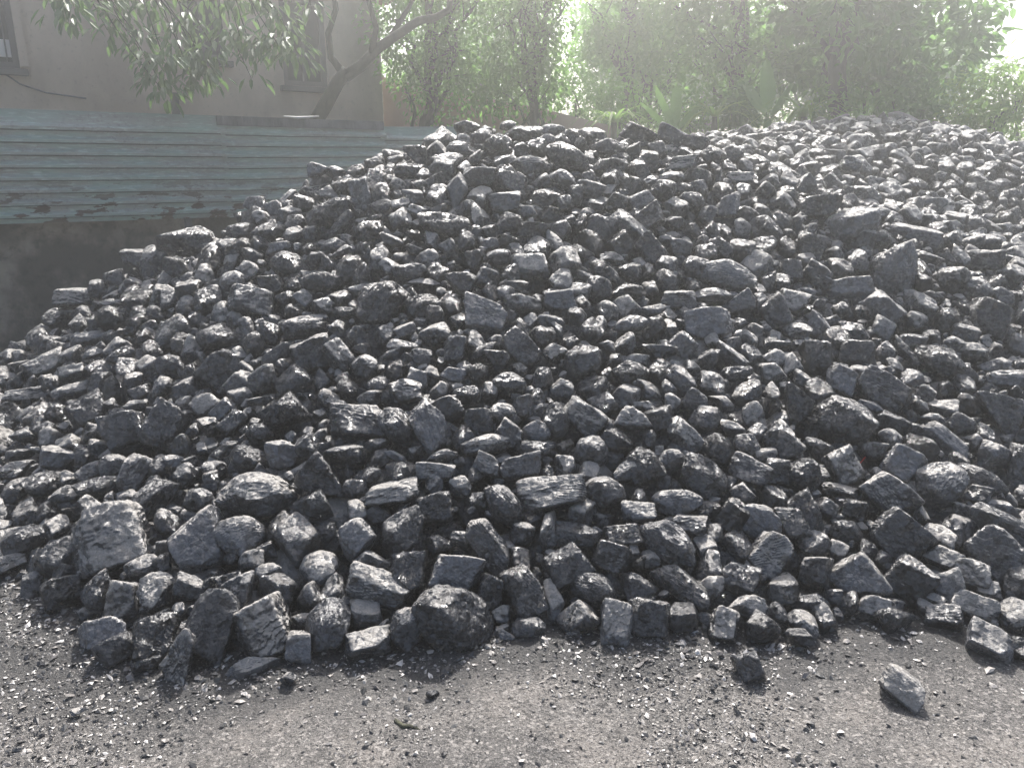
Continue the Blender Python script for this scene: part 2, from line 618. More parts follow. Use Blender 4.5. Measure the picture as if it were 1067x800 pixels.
# footprint of the whole coal yard heap: nothing in front of the foot line, nothing left of it
fx = np.array([q[0] for q in feet]); fy = np.array([q[1] for q in feet]); o_ = np.argsort(fx)
FY = np.interp(GXX, fx[o_], fy[o_]); HG = np.where(GYY < FY - .25, -.5, HG)
HG = np.where(GXX < -4.1, -.5, HG); HG = np.clip(HG, -.6, 2.3)
def Hh(x, y):
    u = (np.asarray(x) - GX0) / GS; v = (np.asarray(y) - GY0) / GS
    u = np.clip(u, 0, len(gx) - 1.001); v = np.clip(v, 0, len(gy) - 1.001)
    i = u.astype(int); j = v.astype(int); a = u - i; b = v - j
    return (HG[j, i] * (1 - a) * (1 - b) + HG[j, i + 1] * a * (1 - b) + HG[j + 1, i] * (1 - a) * b + HG[j + 1, i + 1] * a * b)
def Hs(x, y): return float(Hh(np.array([x]), np.array([y]))[0])
def hit(px, py):
    d = ray(px, py); ys = np.arange(1.2, 7.2, .01); t = ys / d.y
    x = d.x * t; z = CAMZ + d.z * t; s = np.maximum(Hh(x, ys), 0.0); diff = z - s
    w = np.where(diff <= 0)[0]
    k = w[0] if len(w) else int(np.argmin(diff[200:480])) + 200
    return Vector((x[k], ys[k], z[k]))
# ------------------------------------------------------------------ lump shapes
def ico(level):
    t = (1 + 5 ** .5) / 2
    v = [(-1, t, 0), (1, t, 0), (-1, -t, 0), (1, -t, 0), (0, -1, t), (0, 1, t), (0, -1, -t), (0, 1, -t), (t, 0, -1), (t, 0, 1), (-t, 0, -1), (-t, 0, 1)]
    f = [(0, 11, 5), (0, 5, 1), (0, 1, 7), (0, 7, 10), (0, 10, 11), (1, 5, 9), (5, 11, 4), (11, 10, 2), (10, 7, 6), (7, 1, 8), (3, 9, 4), (3, 4, 2), (3, 2, 6), (3, 6, 8), (3, 8, 9), (4, 9, 5), (2, 4, 11), (6, 2, 10), (8, 6, 7), (9, 8, 1)]
    v = [Vector(a).normalized() for a in v]
    for _ in range(level):
        c = {}; nf = []
        def mid(a, b):
            k = (min(a, b), max(a, b))
            if k not in c: v.append(((v[a] + v[b]) / 2).normalized()); c[k] = len(v) - 1
            return c[k]
        for (a, b, d) in f:
            x, y, z = mid(a, b), mid(b, d), mid(d, a); nf += [(a, x, z), (b, y, x), (d, z, y), (x, y, z)]
        f = nf
    return np.array([tuple(a) for a in v]), np.array(f)
ICO = {k: ico(k) for k in (1, 2, 3, 4, 5)}
def lump_shape(kind, seed, level):
    """polyhedral fracture form (unit half extents), +Z faces the open side"""
    r = np.random.RandomState(seed); D, Fc = ICO[level]
    def rn(n):
        a = r.normal(size=(n, 3)); return a / np.linalg.norm(a, axis=1)[:, None]
    if kind == 'B': nn = rn(26); hh = r.uniform(.80, 1.0, 26)
    elif kind == 'K':
        ax = np.array([[1, 0, 0], [-1, 0, 0], [0, 1, 0], [0, -1, 0], [0, 0, 1], [0, 0, -1]], float) + r.normal(size=(6, 3)) * .16
        nn = np.r_[ax / np.linalg.norm(ax, axis=1)[:, None], rn(9)]; hh = np.r_[r.uniform(.66, .8, 6), r.uniform(.86, 1.02, 9)]
    elif kind == 'S':
        ax = np.array([[0, .1, 1], [0, 0, -1.]]) + r.normal(size=(2, 3)) * .10
        nn = np.r_[ax / np.linalg.norm(ax, axis=1)[:, None], rn(14)]; hh = np.r_[[.48, .5], r.uniform(.82, 1.02, 14)]
    elif kind == 'W':
        t = np.array([[.75, .5, .15], [-.75, .5, .15], [0, -1, .1], [.1, .35, .9], [0, .2, -1], [-.5, -.3, .8], [.6, -.4, .7]]) + r.normal(size=(7, 3)) * .13
        nn = np.r_[t / np.linalg.norm(t, axis=1)[:, None], rn(7)]; hh = np.r_[r.uniform(.52, .7, 7), r.uniform(.88, 1.05, 7)]
    elif kind == 'L':
        a = r.uniform(0, 6.28); k = 5; th = a + np.arange(k) * 6.28 / k + r.normal(size=k) * .2
        t = np.c_[r.normal(size=k) * .12, np.cos(th), np.sin(th)]; e = np.array([[1, .2, .1], [-1, .1, -.2]]) + r.normal(size=(2, 3)) * .2
        nn = np.r_[t, e / np.linalg.norm(e, axis=1)[:, None], rn(8)]; hh = np.r_[r.uniform(.62, .78, k), [.85, .85], r.uniform(.85, 1.02, 8)]
    else: nn = rn(16); hh = r.uniform(.66, 1.0, 16)
    nn = nn / np.linalg.norm(nn, axis=1)[:, None]
    dt = D @ nn.T; rad = np.where(dt > .05, hh / np.maximum(dt, .05), 9)
    pw = {'B': 13, 'K': 22, 'S': 26, 'W': 14, 'L': 16, 'C': 17}[kind]
    R = (np.clip(1 / rad, 0, 9) ** pw).sum(1) ** (-1.0 / pw)       # worn edges
    o = r.uniform(-50, 50, 3)
    R = R * (1 + .055 * fbm(D * 1.7 + o, seed, 2))
    if level >= 3:
        # conchoidal scoops and broken steps
        for _ in range(3 if kind != 'S' else 1):
            c = rn(1)[0]; dd = np.linalg.norm(D - c, axis=1); w = r.uniform(.25, .5); R = R - r.uniform(.04, .10) * np.clip(1 - (dd / w) ** 2, 0, 1) ** .5
        tilt = rn(1)[0]; tilt[1] += 1.2; tilt /= np.linalg.norm(tilt)
        s = (D * R[:, None]) @ tilt * r.uniform(4, 9) + 1.1 * noise(D * 1.6 + o, 5) + .25 * noise(D * 6 + o, 6); st_ = (s % 1) * .5
        amp = {'B': .022, 'K': .034, 'S': .010, 'W': .022, 'L': .034, 'C': .025}[kind]
        pat = np.clip(fbm(D * 1.8 - o, 9, 2) * 2.2 + .5, 0, 1.4)
        R = R + amp * (st_ * 2 - .5) * pat
        R = R + .026 * fbm(D * 5 + o, seed + 3, 3)
    if level >= 4: R = R + .011 * fbm(D * 17 + o, seed + 5, 3)
    V = D * R[:, None]
    mx = np.abs(V).max(axis=0) if kind != 'S' else np.array([np.abs(V[:, 0]).max(), np.abs(V[:, 1]).max(), 1.0])
    V = V / mx; return V, Fc
# ------------------------------------------------------------------ read the survey of lumps
rows = []
for ln in LUMPS.strip().splitlines():
    q = ln.split(None, 7); rows.append([float(x) for x in q[:5]] + [q[5], q[6], (q[7] if len(q) > 7 else '')])
order = sorted(range(len(rows)), key=lambda i: -rows[i][2] * rows[i][3])
IND = set(order[:300])
TONE = {'d': (.05, .15, .28), 'm': (.32, .25, .48), 'g': (.34, .10, .85), 't': (.95, .30, .50), 'p': (.60, .85, .45), 'y': (1.1, .75, .35)}
def tone_of(t, r):
    a = TONE[t]; return (min(1, max(0, a[0] + r.uniform(-.2, .2))), max(0, a[1] + r.uniform(-.1, .15)), a[2] + r.uniform(-.25, .3))
variants = {}
def variant_mesh(kind, idx, level):
    k = (kind, idx, level)
    if k not in variants:
        V, Fc = lump_shape(kind, 100 * ord(kind) + idx, level); me = np_mesh('coal_lump', V, Fc); me.materials.append(MC); variants[k] = me
    return variants[k]
placed = []      # px,py,rx,ry,ang,depth for the gap test
STV, STF, STT, nst = [], [], [], 0
def add_static(V, Fc, tone):
    global nst
    STV.append(V); STF.append(Fc + nst); STT.append(np.tile(np.array([*tone, 1.0]), (len(V), 1))); nst += len(V)
rr = random.Random(11); lump_objs = {}
for i, (px, py, w, h, a, kind, tone, lab) in enumerate(rows):
    p = hit(px, py); dep = depth_of(p); sx = w * .5 * dep / F; sy = h * .5 * dep / F
    thick = {'B': .95, 'K': 1.0, 'S': .95, 'W': 1.0, 'L': 1.0, 'C': .85}[kind] * (.35 * sx + .65 * sy) if kind != 'L' else sy * 1.05
    view = (p - Vector((0, 0, CAMZ))).normalized()
    on_ground = p.z < .12
    push = -.15 * thick if not on_ground else -.0
    c = p + view * (-push if on_ground else -.22 * thick)
    if on_ground: c = p - view * thick * .15; 
    scale_fix = depth_of(c) / dep; sx *= scale_fix; sy *= scale_fix
    if c.z < sy * .78 and p.z < .25: c.z = max(c.z, sy * .70)
    al = math.radians(a) + rr.uniform(-.06, .06)
    R0 = Vector((view.y, -view.x, 0)).normalized(); U0 = R0.cross(view).normalized()
    lx = R0 * math.cos(al) + U0 * math.sin(al); ly = -R0 * math.sin(al) + U0 * math.cos(al); lz = -view
    # tip the open face a little to the sky, as lumps on a slope lie
    tw = Quaternion(lx, rr.uniform(-.30, .12) if kind == 'S' else rr.uniform(-.35, .05)); ly = tw @ ly; lz = tw @ lz
    M = Matrix((lx, ly, lz)).transposed()
    f = rr.choice([0, 1, 2, 3])
    if kind not in 'S' and f & 1: M = M @ Matrix(((1, 0, 0), (0, -1, 0), (0, 0, -1)))
    if f & 2: M = M @ Matrix(((-1, 0, 0), (0, -1, 0), (0, 0, 1)))
    tn = tone_of(tone, rr); k = 1.13
    if i in IND:
        lvl = 5 if w * h > 1500 else 4
        nv = {'B': 9, 'K': 9, 'S': 6, 'W': 6, 'L': 6, 'C': 5}[kind]
        me = variant_mesh(kind, rr.randrange(nv), lvl)
        o = bpy.data.objects.new('coal_lump', me); COL.objects.link(o)
        o.matrix_world = Matrix.Translation(c) @ M.to_4x4() @ Matrix.Diagonal((sx * k, sy * k, thick * k, 1))
        o.color = (*tn, 1); lump_objs[i] = o
    else:
        V, Fc = lump_shape(kind, 5000 + i, 3)
        V = (V * np.array([sx, sy, thick]) * k) @ np.array(M.transposed()) + np.array(c); add_static(V, Fc, tn)
    placed.append((px, py, w * .5, h * .5, al, dep))
PL = np.array(placed)
# labels -----------------------------------------------------------------------
SH = {'B': 'rounded', 'K': 'blocky', 'S': 'flat-faced', 'W': 'wedge-shaped', 'L': 'long narrow', 'C': 'chunky'}
TN = {'d': 'dark', 'm': 'grey-black', 'g': 'glossy', 't': 'pale-topped', 'p': 'greyish', 'y': 'light tan'}
DIRS = ['right of', 'upper right of', 'above', 'upper left of', 'left of', 'lower left of', 'below', 'lower right of']
marks = [i for i in IND if rows[i][7]]
cand = {}
for m_ in marks:
    sec = {k: [] for k in range(8)}
    for j in range(len(rows)):
        if j == m_: continue
        dx = rows[j][0] - rows[m_][0]; dy = -(rows[j][1] - rows[m_][1]); dd = math.hypot(dx, dy)
        sec[int(round(math.degrees(math.atan2(dy, dx)) / 45)) % 8].append((dd, j))
    for k, lst in sec.items():
        lst.sort()
        for rk, (dd, j) in enumerate(lst[:6]):
            cand.setdefault(j, []).append((dd * (1 + .5 * rk), m_, k, rk))
RK = ['nearest lump', 'second lump', 'third lump', 'fourth lump', 'fifth lump', 'sixth lump']
used = set()
for i in sorted(IND):
    if rows[i][7]: lab = rows[i][7] if len(rows[i][7].split()) >= 4 else rows[i][7] + ' lump'
    else:
        lst = sorted(cand.get(i, [])) or [(0, min(marks, key=lambda q: math.hypot(rows[q][0] - rows[i][0], rows[q][1] - rows[i][1])), 2, 5)]
        _, m_, k, rk = lst[0]
        lab = '%s %s coal, %s %s the %s' % (TN[rows[i][6]], SH[rows[i][5]], RK[rk], DIRS[k], rows[m_][7])
        if len(lab.split()) > 16: lab = '%s coal, %s %s the %s' % (TN[rows[i][6]], RK[rk], DIRS[k], rows[m_][7])
        if len(lab.split()) > 16: lab = 'coal, %s %s the %s' % (RK[rk], DIRS[k], rows[m_][7])
    if lab in used: print('DUP LABEL', lab)
    if not 4 <= len(lab.split()) <= 16: print('LEN', lab)
    used.add(lab); tag(lump_objs[i], lab, 'coal lump', 'lumps of coal in the heap')
# ------------------------------------------------------------------ filler lumps (one object: beyond 300)
def project(x, y, z):
    q = np.c_[x, y, z - CAMZ]; dep = q @ np.array(FW); return 533.5 + F * q[:, 0] / dep, 400 - F * (q @ np.array(UP)) / dep, dep
def gapdist(px, py):        # signed px distance to the nearest surveyed lump (negative = inside)
    best = np.full(len(px), 1e9)
    for (cx, cy, rx, ry, al, dp) in PL:
        dx = px - cx; dy = -(py - cy); u = dx * math.cos(al) + dy * math.sin(al); v = -dx * math.sin(al) + dy * math.cos(al)
        q = np.sqrt((u / rx) ** 2 + (v / ry) ** 2); d = (q - 1) * (rx * ry) ** .5
        best = np.minimum(best, d)
    return best
n = 90000
cx = RNG.uniform(-4.3, 8.5, n); cy = RNG.uniform(1.6, 10.3, n); cz = Hh(cx, cy); ok = cz > .035
gxs = (Hh(cx + .05, cy) - Hh(cx - .05, cy)) / .1; gys = (Hh(cx, cy + .05) - Hh(cx, cy - .05)) / .1
ppx, ppy, dep = project(cx, cy, cz)
nv_ = np.c_[-gxs, -gys, np.ones(n)]; nv_ /= np.linalg.norm(nv_, axis=1)[:, None]
vis = ((nv_ * -np.c_[cx, cy, cz - CAMZ]).sum(1) / np.linalg.norm(np.c_[cx, cy, cz - CAMZ], axis=1)) > -.35
ok &= vis & (ppx > -500) & (ppx < 1500)
cx, cy, cz, ppx, ppy, dep, nv_ = [a[ok] for a in (cx, cy, cz, ppx, ppy, dep, nv_)]
gd = gapdist(ppx, ppy); far = (cy > 6.3)
infr = (ppx > -5) & (ppx < 1072)
rad = RNG.uniform(.045, .085, len(cx)) * np.where(far, .86, 1.0)
big = RNG.uniform(0, 1, len(cx)) < .12; rad = np.where(big & (~infr | far), rad * 1.35, rad)
lim = (np.maximum(gd, 0) + 3.5) * dep / F
near = infr & ~far
rad = np.where(near, np.minimum(rad, lim), rad); sink = np.where(near & (gd < 3), .55, .1)
keep = ~(near & (gd < -3)) & (rad > .018)
idx = np.where(keep)[0]; idx = idx[np.argsort(-rad[idx] + RNG.uniform(0, .012, len(idx)))]
cellsz = .16; grid = {}; acc = []
for i in idx:
    x, y, r_ = cx[i], cy[i], rad[i]; ci, cj = int(x / cellsz), int(y / cellsz); good = True
    for a in (-1, 0, 1):
        for b in (-1, 0, 1):
            for j in grid.get((ci + a, cj + b), ()):
                dz = cz[j] - cz[i]
                if (cx[j] - x) ** 2 + (cy[j] - y) ** 2 + dz * dz < (.80 * (rad[j] + r_)) ** 2: good = False; break
            if not good: break
        if not good: break
    if good: grid.setdefault((ci, cj), []).append(i); acc.append(i)
kinds = 'BKWSLC'; FV = {}
def fshape(kind, s, level):
    if (kind, s, level) not in FV: FV[(kind, s, level)] = lump_shape(kind, 9000 + 37 * s + ord(kind), level)
    return FV[(kind, s, level)]
def rand_rot(r_, nrm, tilt):
    z = Vector(nrm); z = (z + Vector((r_.gauss(0, 1), r_.gauss(0, 1), r_.gauss(0, 1))) * tilt).normalized()
    q = Vector((0, 0, 1)).rotation_difference(z); return (q @ Quaternion((0, 0, 1), r_.uniform(0, 6.28))).to_matrix()
fr = random.Random(5)
for i in acc:
    r_ = rad[i]; kind = fr.choice('BBKKKKCCCW'); level = 3 if (r_ * F / dep[i] > 5.5) else 2
    V, Fc = fshape(kind, fr.randrange(6), level); e = fr.uniform(1.0, 1.32)
    sc = np.array([r_ * e, r_ * fr.uniform(.8, 1.05), r_ * fr.uniform(.72, 1.0)])
    Mx = np.array(rand_rot(fr, nv_[i], .35)); c = np.array([cx[i], cy[i], cz[i]]) - nv_[i] * r_ * (.7 if (near[i] and gd[i] < 5) else .1) + np.array([0, 0, .0])
    t = tone_of(fr.choice('dddmmmmgggttttyy'), fr); t = (t[0], min(t[1], .4), t[2])
    add_static((V * sc) @ Mx.T + c, Fc, t)
print('filler', len(acc))
# a second course of lumps underneath, seen in the gaps
sp = .135; cnt = 0
for x in np.arange(-4.2, 7.5, sp):
    for y in np.arange(1.6, 9.8, sp):
        xx = x + fr.uniform(-.04, .04); yy = y + fr.uniform(-.04, .04); z = Hs(xx, yy)
        if z < .06: continue
        q = Vector((xx, yy, z - CAMZ)); dp = q.dot(FW); u = 533.5 + F * q.x / dp
        if u < -250 or u > 1350: continue
        kind = fr.choice('BKC'); V, Fc = fshape(kind, fr.randrange(6), 2); r_ = fr.uniform(.07, .10)
        c = np.array([xx, yy, z - r_ * 1.35]); add_static((V * np.array([r_ * 1.2, r_, r_ * .8])) @ np.array(rand_rot(fr, (0, -.4, 1), .5)).T + c, Fc, tone_of(fr.choice('dmm'), fr)); cnt += 1
print('under', cnt)
# closed core under the lumps
cv = np.c_[GXX.ravel(), GYY.ravel(), HG.ravel() - .17].astype(float)
m_y, m_x = GXX.shape; I = np.arange(m_y * m_x).reshape(m_y, m_x)
quads = np.c_[I[:-1, :-1].ravel(), I[:-1, 1:].ravel(), I[1:, 1:].ravel(), I[1:, :-1].ravel()]
hq = (HG - .17).ravel()[quads].max(1); quads = quads[hq > -.1]
tri = np.r_[quads[:, [0, 1, 2]], quads[:, [0, 2, 3]]]
add_static(cv, tri, (.0, .0, .3))
me = np_mesh('coal_rubble', np.concatenate(STV), np.concatenate(STF), attrs={'tone': ('FLOAT_COLOR', 'POINT', np.concatenate(STT))})
o = link('coal_rubble', me, MR); tag(o, 'smaller dark coal lumps packed between and behind the big ones', 'coal', kind='stuff')
del STV, STF, STT
# ------------------------------------------------------------------ ground
m, nt, N, L, B = newmat('dusty_ground'); g = G(nt); pos = g.geo('Position')
n1 = g.noise(pos, 1.1, 5, .6); n2 = g.noise(pos, 14, 6, .7); n3 = g.noise(pos, 90, 5, .7); v = g.voro(pos, 120, 'F1', 'Color'); vv = g.sep(v)[0]
nb = g.noise(pos, 3.2, 4, .6)
c = g.mix(g.mr(n2, .3, .7), (.062, .058, .054), (.165, .154, .143)); c = g.mix(g.mr(n1, .42, .62, 0, .55), c, (.045, .043, .043))
c = g.mix(g.mr(nb, .48, .62, 0, .65), c, (.19, .172, .155)); c = g.mix(g.mr(n3, .50, .60, 0, .8), c, (.022, .022, .023)); c = g.mix(g.mr(vv, .84, .9, 0, .7), c, (.30, .28, .26))
fv = g.noise(pos, 260, 3, .7); c = g.mix(g.mr(fv, .56, .62, 0, .6), c, (.36, .34, .32)); c = g.mix(g.mr(fv, .42, .36, 0, .7), c, (.02, .02, .02))
da = N.new('ShaderNodeAttribute'); da.attribute_name = 'coal_dust'; dm = g.math('MULTIPLY', g.mr(g.math('ADD', da.outputs['Fac'], g.math('MULTIPLY', n2, .7)), .55, .95), .82); c = g.mix(dm, c, (.028, .028, .029))
L.new(c, B.inputs['Base Color']); L.new(g.mr(n3, .3, .7, .5, .95), B.inputs['Roughness'])
h = g.math('ADD', g.math('MULTIPLY', n3, .6), g.math('MULTIPLY', n2, .8)); h = g.math('ADD', h, g.math('MULTIPLY', vv, .25))
L.new(g.bump(h, .9, .02), B.inputs['Normal']); MG = m
def gz(x, y):
    q = np.c_[x, y, np.zeros(len(x))]; return .012 * fbm(q * 2.2, 3, 3) + .006 * fbm(q * 11, 8, 3)
xs = np.r_[np.linspace(-60, -7, 12), np.arange(-6, 6, .035), np.linspace(6.2, 60, 12)]; ys = np.r_[np.linspace(-60, .2, 10), np.arange(.3, 4.6, .035), np.linspace(5, 60, 14)]
XX, YY = np.meshgrid(xs, ys); wz = gz(XX.ravel(), YY.ravel()) * (np.abs(XX.ravel()) < 6.1)
I = np.arange(XX.size).reshape(XX.shape); quads = np.c_[I[:-1, :-1].ravel(), I[:-1, 1:].ravel(), I[1:, 1:].ravel(), I[1:, :-1].ravel()]
gdd = np.interp(XX.ravel(), fx, fy) - YY.ravel(); dust = np.exp(-np.clip(gdd, 0, 50) / .20) + .35 * np.exp(-((XX.ravel() + 1.6) ** 2 + (YY.ravel() - 2.2) ** 2) / .25)
o = link('ground', np_mesh('ground', np.c_[XX.ravel(), YY.ravel(), wz], quads, attrs={'coal_dust': ('FLOAT', 'POINT', np.clip(dust, 0, 1))}), MG); tag(o, kind='structure')
# crumbs and chips of coal lying on the ground
n = 290000; r = np.random.RandomState(3)
x = r.uniform(-4.6, 4.6, n); y = r.uniform(1.15, 4.4, n); fyi = np.interp(x, fx[o_], fy[o_]) if False else np.interp(x, fx, fy)
dfoot = fyi - y; dens = fbm(np.c_[x, y, x * 0] * 1.6, 21, 3)
keep = (dfoot > -.35) & (r.uniform(0, 1, n) < np.clip(.34 + 1.0 * dens + .6 * np.exp(-np.clip(dfoot, 0, 9) / .25), .12, 1))
x, y, dfoot = x[keep], y[keep], dfoot[keep]; n = len(x)
s = .0014 + .0018 * r.exponential(1, n); s = np.clip(s, .0016, .016) * np.where(r.uniform(0, 1, n) < .02, 1.6, 1)
base = np.array([[1, 0, 0], [.2, .9, .1], [-.8, .5, 0], [-.7, -.6, .1], [.3, -.9, 0], [.1, .1, .55], [-.15, -.05, -.5]]); tf = np.array([[0, 1, 5], [1, 2, 5], [2, 3, 5], [3, 4, 5], [4, 0, 5], [1, 0, 6], [2, 1, 6], [3, 2, 6], [4, 3, 6], [0, 4, 6]])
s = s * (1 + 1.5 * np.exp(-np.clip(dfoot, 0, 9) / .14) * (r.uniform(0, 1, n) < .12)); s = np.minimum(s, .013); th = r.uniform(0, 6.28, n); V = base[None] * (1 + .35 * r.normal(size=(n, 7, 3))) * s[:, None, None] * np.array([1.25, .9, .8])
tl = r.normal(size=(n, 2)) * .3; V[:, :, 2] += V[:, :, 0] * tl[:, :1] + V[:, :, 1] * tl[:, 1:]
cx_, sx_ = np.cos(th)[:, None], np.sin(th)[:, None]; Vx = V[:, :, 0] * cx_ - V[:, :, 1] * sx_; Vy = V[:, :, 0] * sx_ + V[:, :, 1] * cx_
Z = gz(x, y); V = np.stack([Vx + x[:, None], Vy + y[:, None], V[:, :, 2] + (Z + s * .35)[:, None]], -1).reshape(-1, 3)
Fc = (tf[None] + (np.arange(n) * 7)[:, None, None]).reshape(-1, 3)
pal = np.array([(.02, .02, .022), (.03, .03, .03), (.06, .06, .06), (.13, .12, .115), (.30, .28, .26), (.45, .43, .41)]); pk = r.choice(6, n, p=[.22, .17, .16, .17, .18, .10])
colr = np.repeat(np.c_[pal[pk], np.ones(n)], 7, axis=0)
m, nt, N, L, B = newmat('coal_chips'); a = N.new('ShaderNodeAttribute'); a.attribute_name = 'tint'; L.new(a.outputs['Color'], B.inputs['Base Color']); B.inputs['Roughness'].default_value = .38
o = link('coal_chips', np_mesh('coal_chips', V, Fc, smooth=False, attrs={'tint': ('FLOAT_COLOR', 'POINT', colr)}), m); tag(o, 'fine coal crumbs and chips strewn over the bare ground', 'gravel', kind='stuff')
# a handful of small loose pieces one can tell apart on the open ground
for (px, py, w, h, a_, kd, tn, lab) in [
    (450, 727, 16, 11, 0, 'B', 'd', 'small dark pebble of coal alone in centre foreground'),
    (785, 680, 15, 9, 10, 'C', 'd', 'little flat dark chip just above the lone dull block'),
    (60, 632, 20, 10, 10, 'S', 'p', 'pale flat shard on bare ground at the far left foot'),
    (80, 744, 15, 9, 5, 'S', 'p', 'pale shard lying in the left foreground'),
    (80, 611, 15, 9, -15, 'C', 'p', 'pale stub beside the foot of the heap, far left')]:
    d = ray(px, py); t = CAMZ / -d.z; p = Vector((0, 0, CAMZ)) + d * t; dp = depth_of(p)
    o = bpy.data.objects.new('coal_lump', variant_mesh(kd, 1, 4)); COL.objects.link(o)
    o.location = (p.x, p.y, h * .4 * dp / F); o.rotation_euler = (0, 0, math.radians(a_)); o.scale = (w * .5 * dp / F, w * .4 * dp / F, h * .5 * dp / F)
    o.color = (*TONE[tn], 1); tag(o, lab, 'coal lump')
def bark_mat(name, c1, c2, sc=20):
    m, nt, N, L, B = newmat(name); g = G(nt); pos = g.geo('Position')
    nn = g.noise(g.vmul(pos, (1, 1, .3)), sc, 5, .6); L.new(g.mix(g.mr(nn, .3, .7), c1, c2), B.inputs['Base Color']); B.inputs['Roughness'].default_value = .9
    L.new(g.bump(nn, .8, .02), B.inputs['Normal']); return m
MBk = bark_mat('bark', (.020, .021, .012), (.055, .055, .032))
mb = MB(); q0 = P(418, 752, 1.9)
def gp(px, py, z=.008):
    d = ray(px, py); t = (CAMZ - z) / -d.z; return Vector((0, 0, CAMZ)) + d * t
mb.tube([gp(412, 750), gp(420, 757), gp(428, 757), gp(438, 760)], [.006, .009, .008, .003], 6); tag(mb.build('twig', MBk, smooth=True), 'short dark broken twig lying in the centre foreground', 'twig')
mb = MB(); a0 = hit(894, 475); mb.tube([a0 + Vector((0, -.03, -.02)), a0 + Vector((.012, -.04, .01))], [.0025, .002], 6)
m, nt, N, L, B = newmat('red_plastic'); B.inputs['Base Color'].default_value = (.45, .03, .03, 1)
tag(mb.build('plastic_shred', m), 'tiny red plastic shred under the big dark boulder', 'litter')
mb = MB(); mb.tube([P(926, 120, 9.15), P(935, 119, 9.1), P(946, 122, 9.1), P(957, 127, 9.1)], [.03, .035, .03, .02], 7)
tag(mb.build('branch', bark_mat('dry_wood', (.2, .18, .15), (.35, .32, .28)), smooth=True), 'dry curved branch on the crest of the far coal heap', 'branch')
# ------------------------------------------------------------------ fence line geometry
FD = Vector((.833, .553, 0)); FN = Vector((.553, -.833, 0))     # along the fence; towards the camera
F0 = Vector((-4.262, 6.4, 0))
def fpt(t, z, off=0): return F0 + FD * t + FN * off + Vector((0, 0, z))
def t_of(px, off=0):
    k = (px - 533.5) / F * 1.0      # x/depth; depth = y*ct + (CAMZ-z)*st ~ y*ct
    k *= ct; b = F0 + FN * off; return (k * b.y - b.x) / (FD.x - k * FD.y)
def z_at(px, py, off=0):
    b = fpt(t_of(px, off), 0, off); return P(px, py, b.y).z
m, nt, N, L, B = newmat('weathered_green_sheet'); g = G(nt); pos = g.geo('Position'); tc = N.new('ShaderNodeTexCoord').outputs['Object']
al = N.new('ShaderNodeVectorMath'); al.operation = 'DOT_PRODUCT'; L.new(pos, al.inputs[0]); al.inputs[1].default_value = tuple(FD)
cb = N.new('ShaderNodeCombineXYZ'); L.new(al.outputs['Value'], cb.inputs[0]); L.new(g.sep(pos)[2], cb.inputs[2]); fpos = cb.outputs[0]
n1 = g.noise(g.vmul(fpos, (1.2, 1, 5)), 1.3, 4, .6); n2 = g.noise(g.vmul(fpos, (3, 1, 20)), 3, 5, .6); n3 = g.noise(fpos, 30, 4, .6)
c = g.mix(g.mr(n1, .38, .62), (.27, .37, .325), (.29, .305, .285)); c = g.mix(g.mr(n2, .5, .66, 0, .7), c, (.46, .56, .51))
c = g.mix(g.math('MULTIPLY', g.mr(n3, .5, .65, 0, .3), g.mr(n1, .5, .6)), c, (.06, .055, .05))
low = g.mr(g.sep(pos)[2], 1.2, 1.55, 1, 0); pn = g.noise(g.vmul(fpos, (1.6, 1, 5)), 2.6, 6, .6)
c = g.mix(g.math('MULTIPLY', g.mr(pn, .54, .57), g.math('ADD', g.math('MULTIPLY', low, .9), .12)), c, (.10, .075, .055))
pale = g.noise(g.vmul(fpos, (1, 1, 4)), 3.7, 5, .7); c = g.mix(g.mr(pale, .64, .7, 0, .7), c, (.42, .42, .38))
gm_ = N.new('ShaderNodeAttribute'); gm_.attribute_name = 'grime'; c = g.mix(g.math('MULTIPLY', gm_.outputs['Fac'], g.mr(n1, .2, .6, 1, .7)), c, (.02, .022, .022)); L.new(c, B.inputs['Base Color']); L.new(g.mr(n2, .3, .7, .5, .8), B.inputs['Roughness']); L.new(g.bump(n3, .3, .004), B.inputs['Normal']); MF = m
def sheet(t0, t1, z0, z1, off, sag):
    """horizontal rib sheet; z0,z1 = (at t0, at t1) pairs"""
    ribs = []; nr = 9; per = 1.0 / nr
    for k in range(nr):
        a = k * per
        if k == nr - 1: ribs += [(a, 0, 0)]; break
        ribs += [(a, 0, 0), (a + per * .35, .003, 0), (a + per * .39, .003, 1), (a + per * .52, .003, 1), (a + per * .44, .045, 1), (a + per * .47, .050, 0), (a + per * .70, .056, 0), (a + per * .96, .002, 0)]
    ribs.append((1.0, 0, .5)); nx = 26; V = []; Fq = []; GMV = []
    for i in range(nx + 1):
        u = i / nx; t = t0 + (t1 - t0) * u
        for (a, d, gm) in ribs:
            zz = (z0[0] * (1 - u) + z0[1] * u) * (1 - a) + (z1[0] * (1 - u) + z1[1] * u) * a
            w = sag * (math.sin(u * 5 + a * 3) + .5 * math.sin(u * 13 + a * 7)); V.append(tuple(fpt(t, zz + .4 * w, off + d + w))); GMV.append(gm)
    nr_ = len(ribs)
    for i in range(nx):
        for j in range(nr_ - 1): Fq.append((i * nr_ + j, (i + 1) * nr_ + j, (i + 1) * nr_ + j + 1, i * nr_ + j + 1))
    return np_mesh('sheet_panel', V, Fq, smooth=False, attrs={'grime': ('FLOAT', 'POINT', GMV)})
fence = empty('corrugated_fence', fpt(2, 1.0)); tag(fence, 'weathered green ribbed metal sheet fence along the left behind the heap', 'fence')
tA, tB, tC = t_of(232), t_of(402), t_of(478)
zb0, zt0 = z_at(0, 233), z_at(0, 113)
print('fence z', zb0, zt0, 'at 402', z_at(402, 127), 'tB', tB)
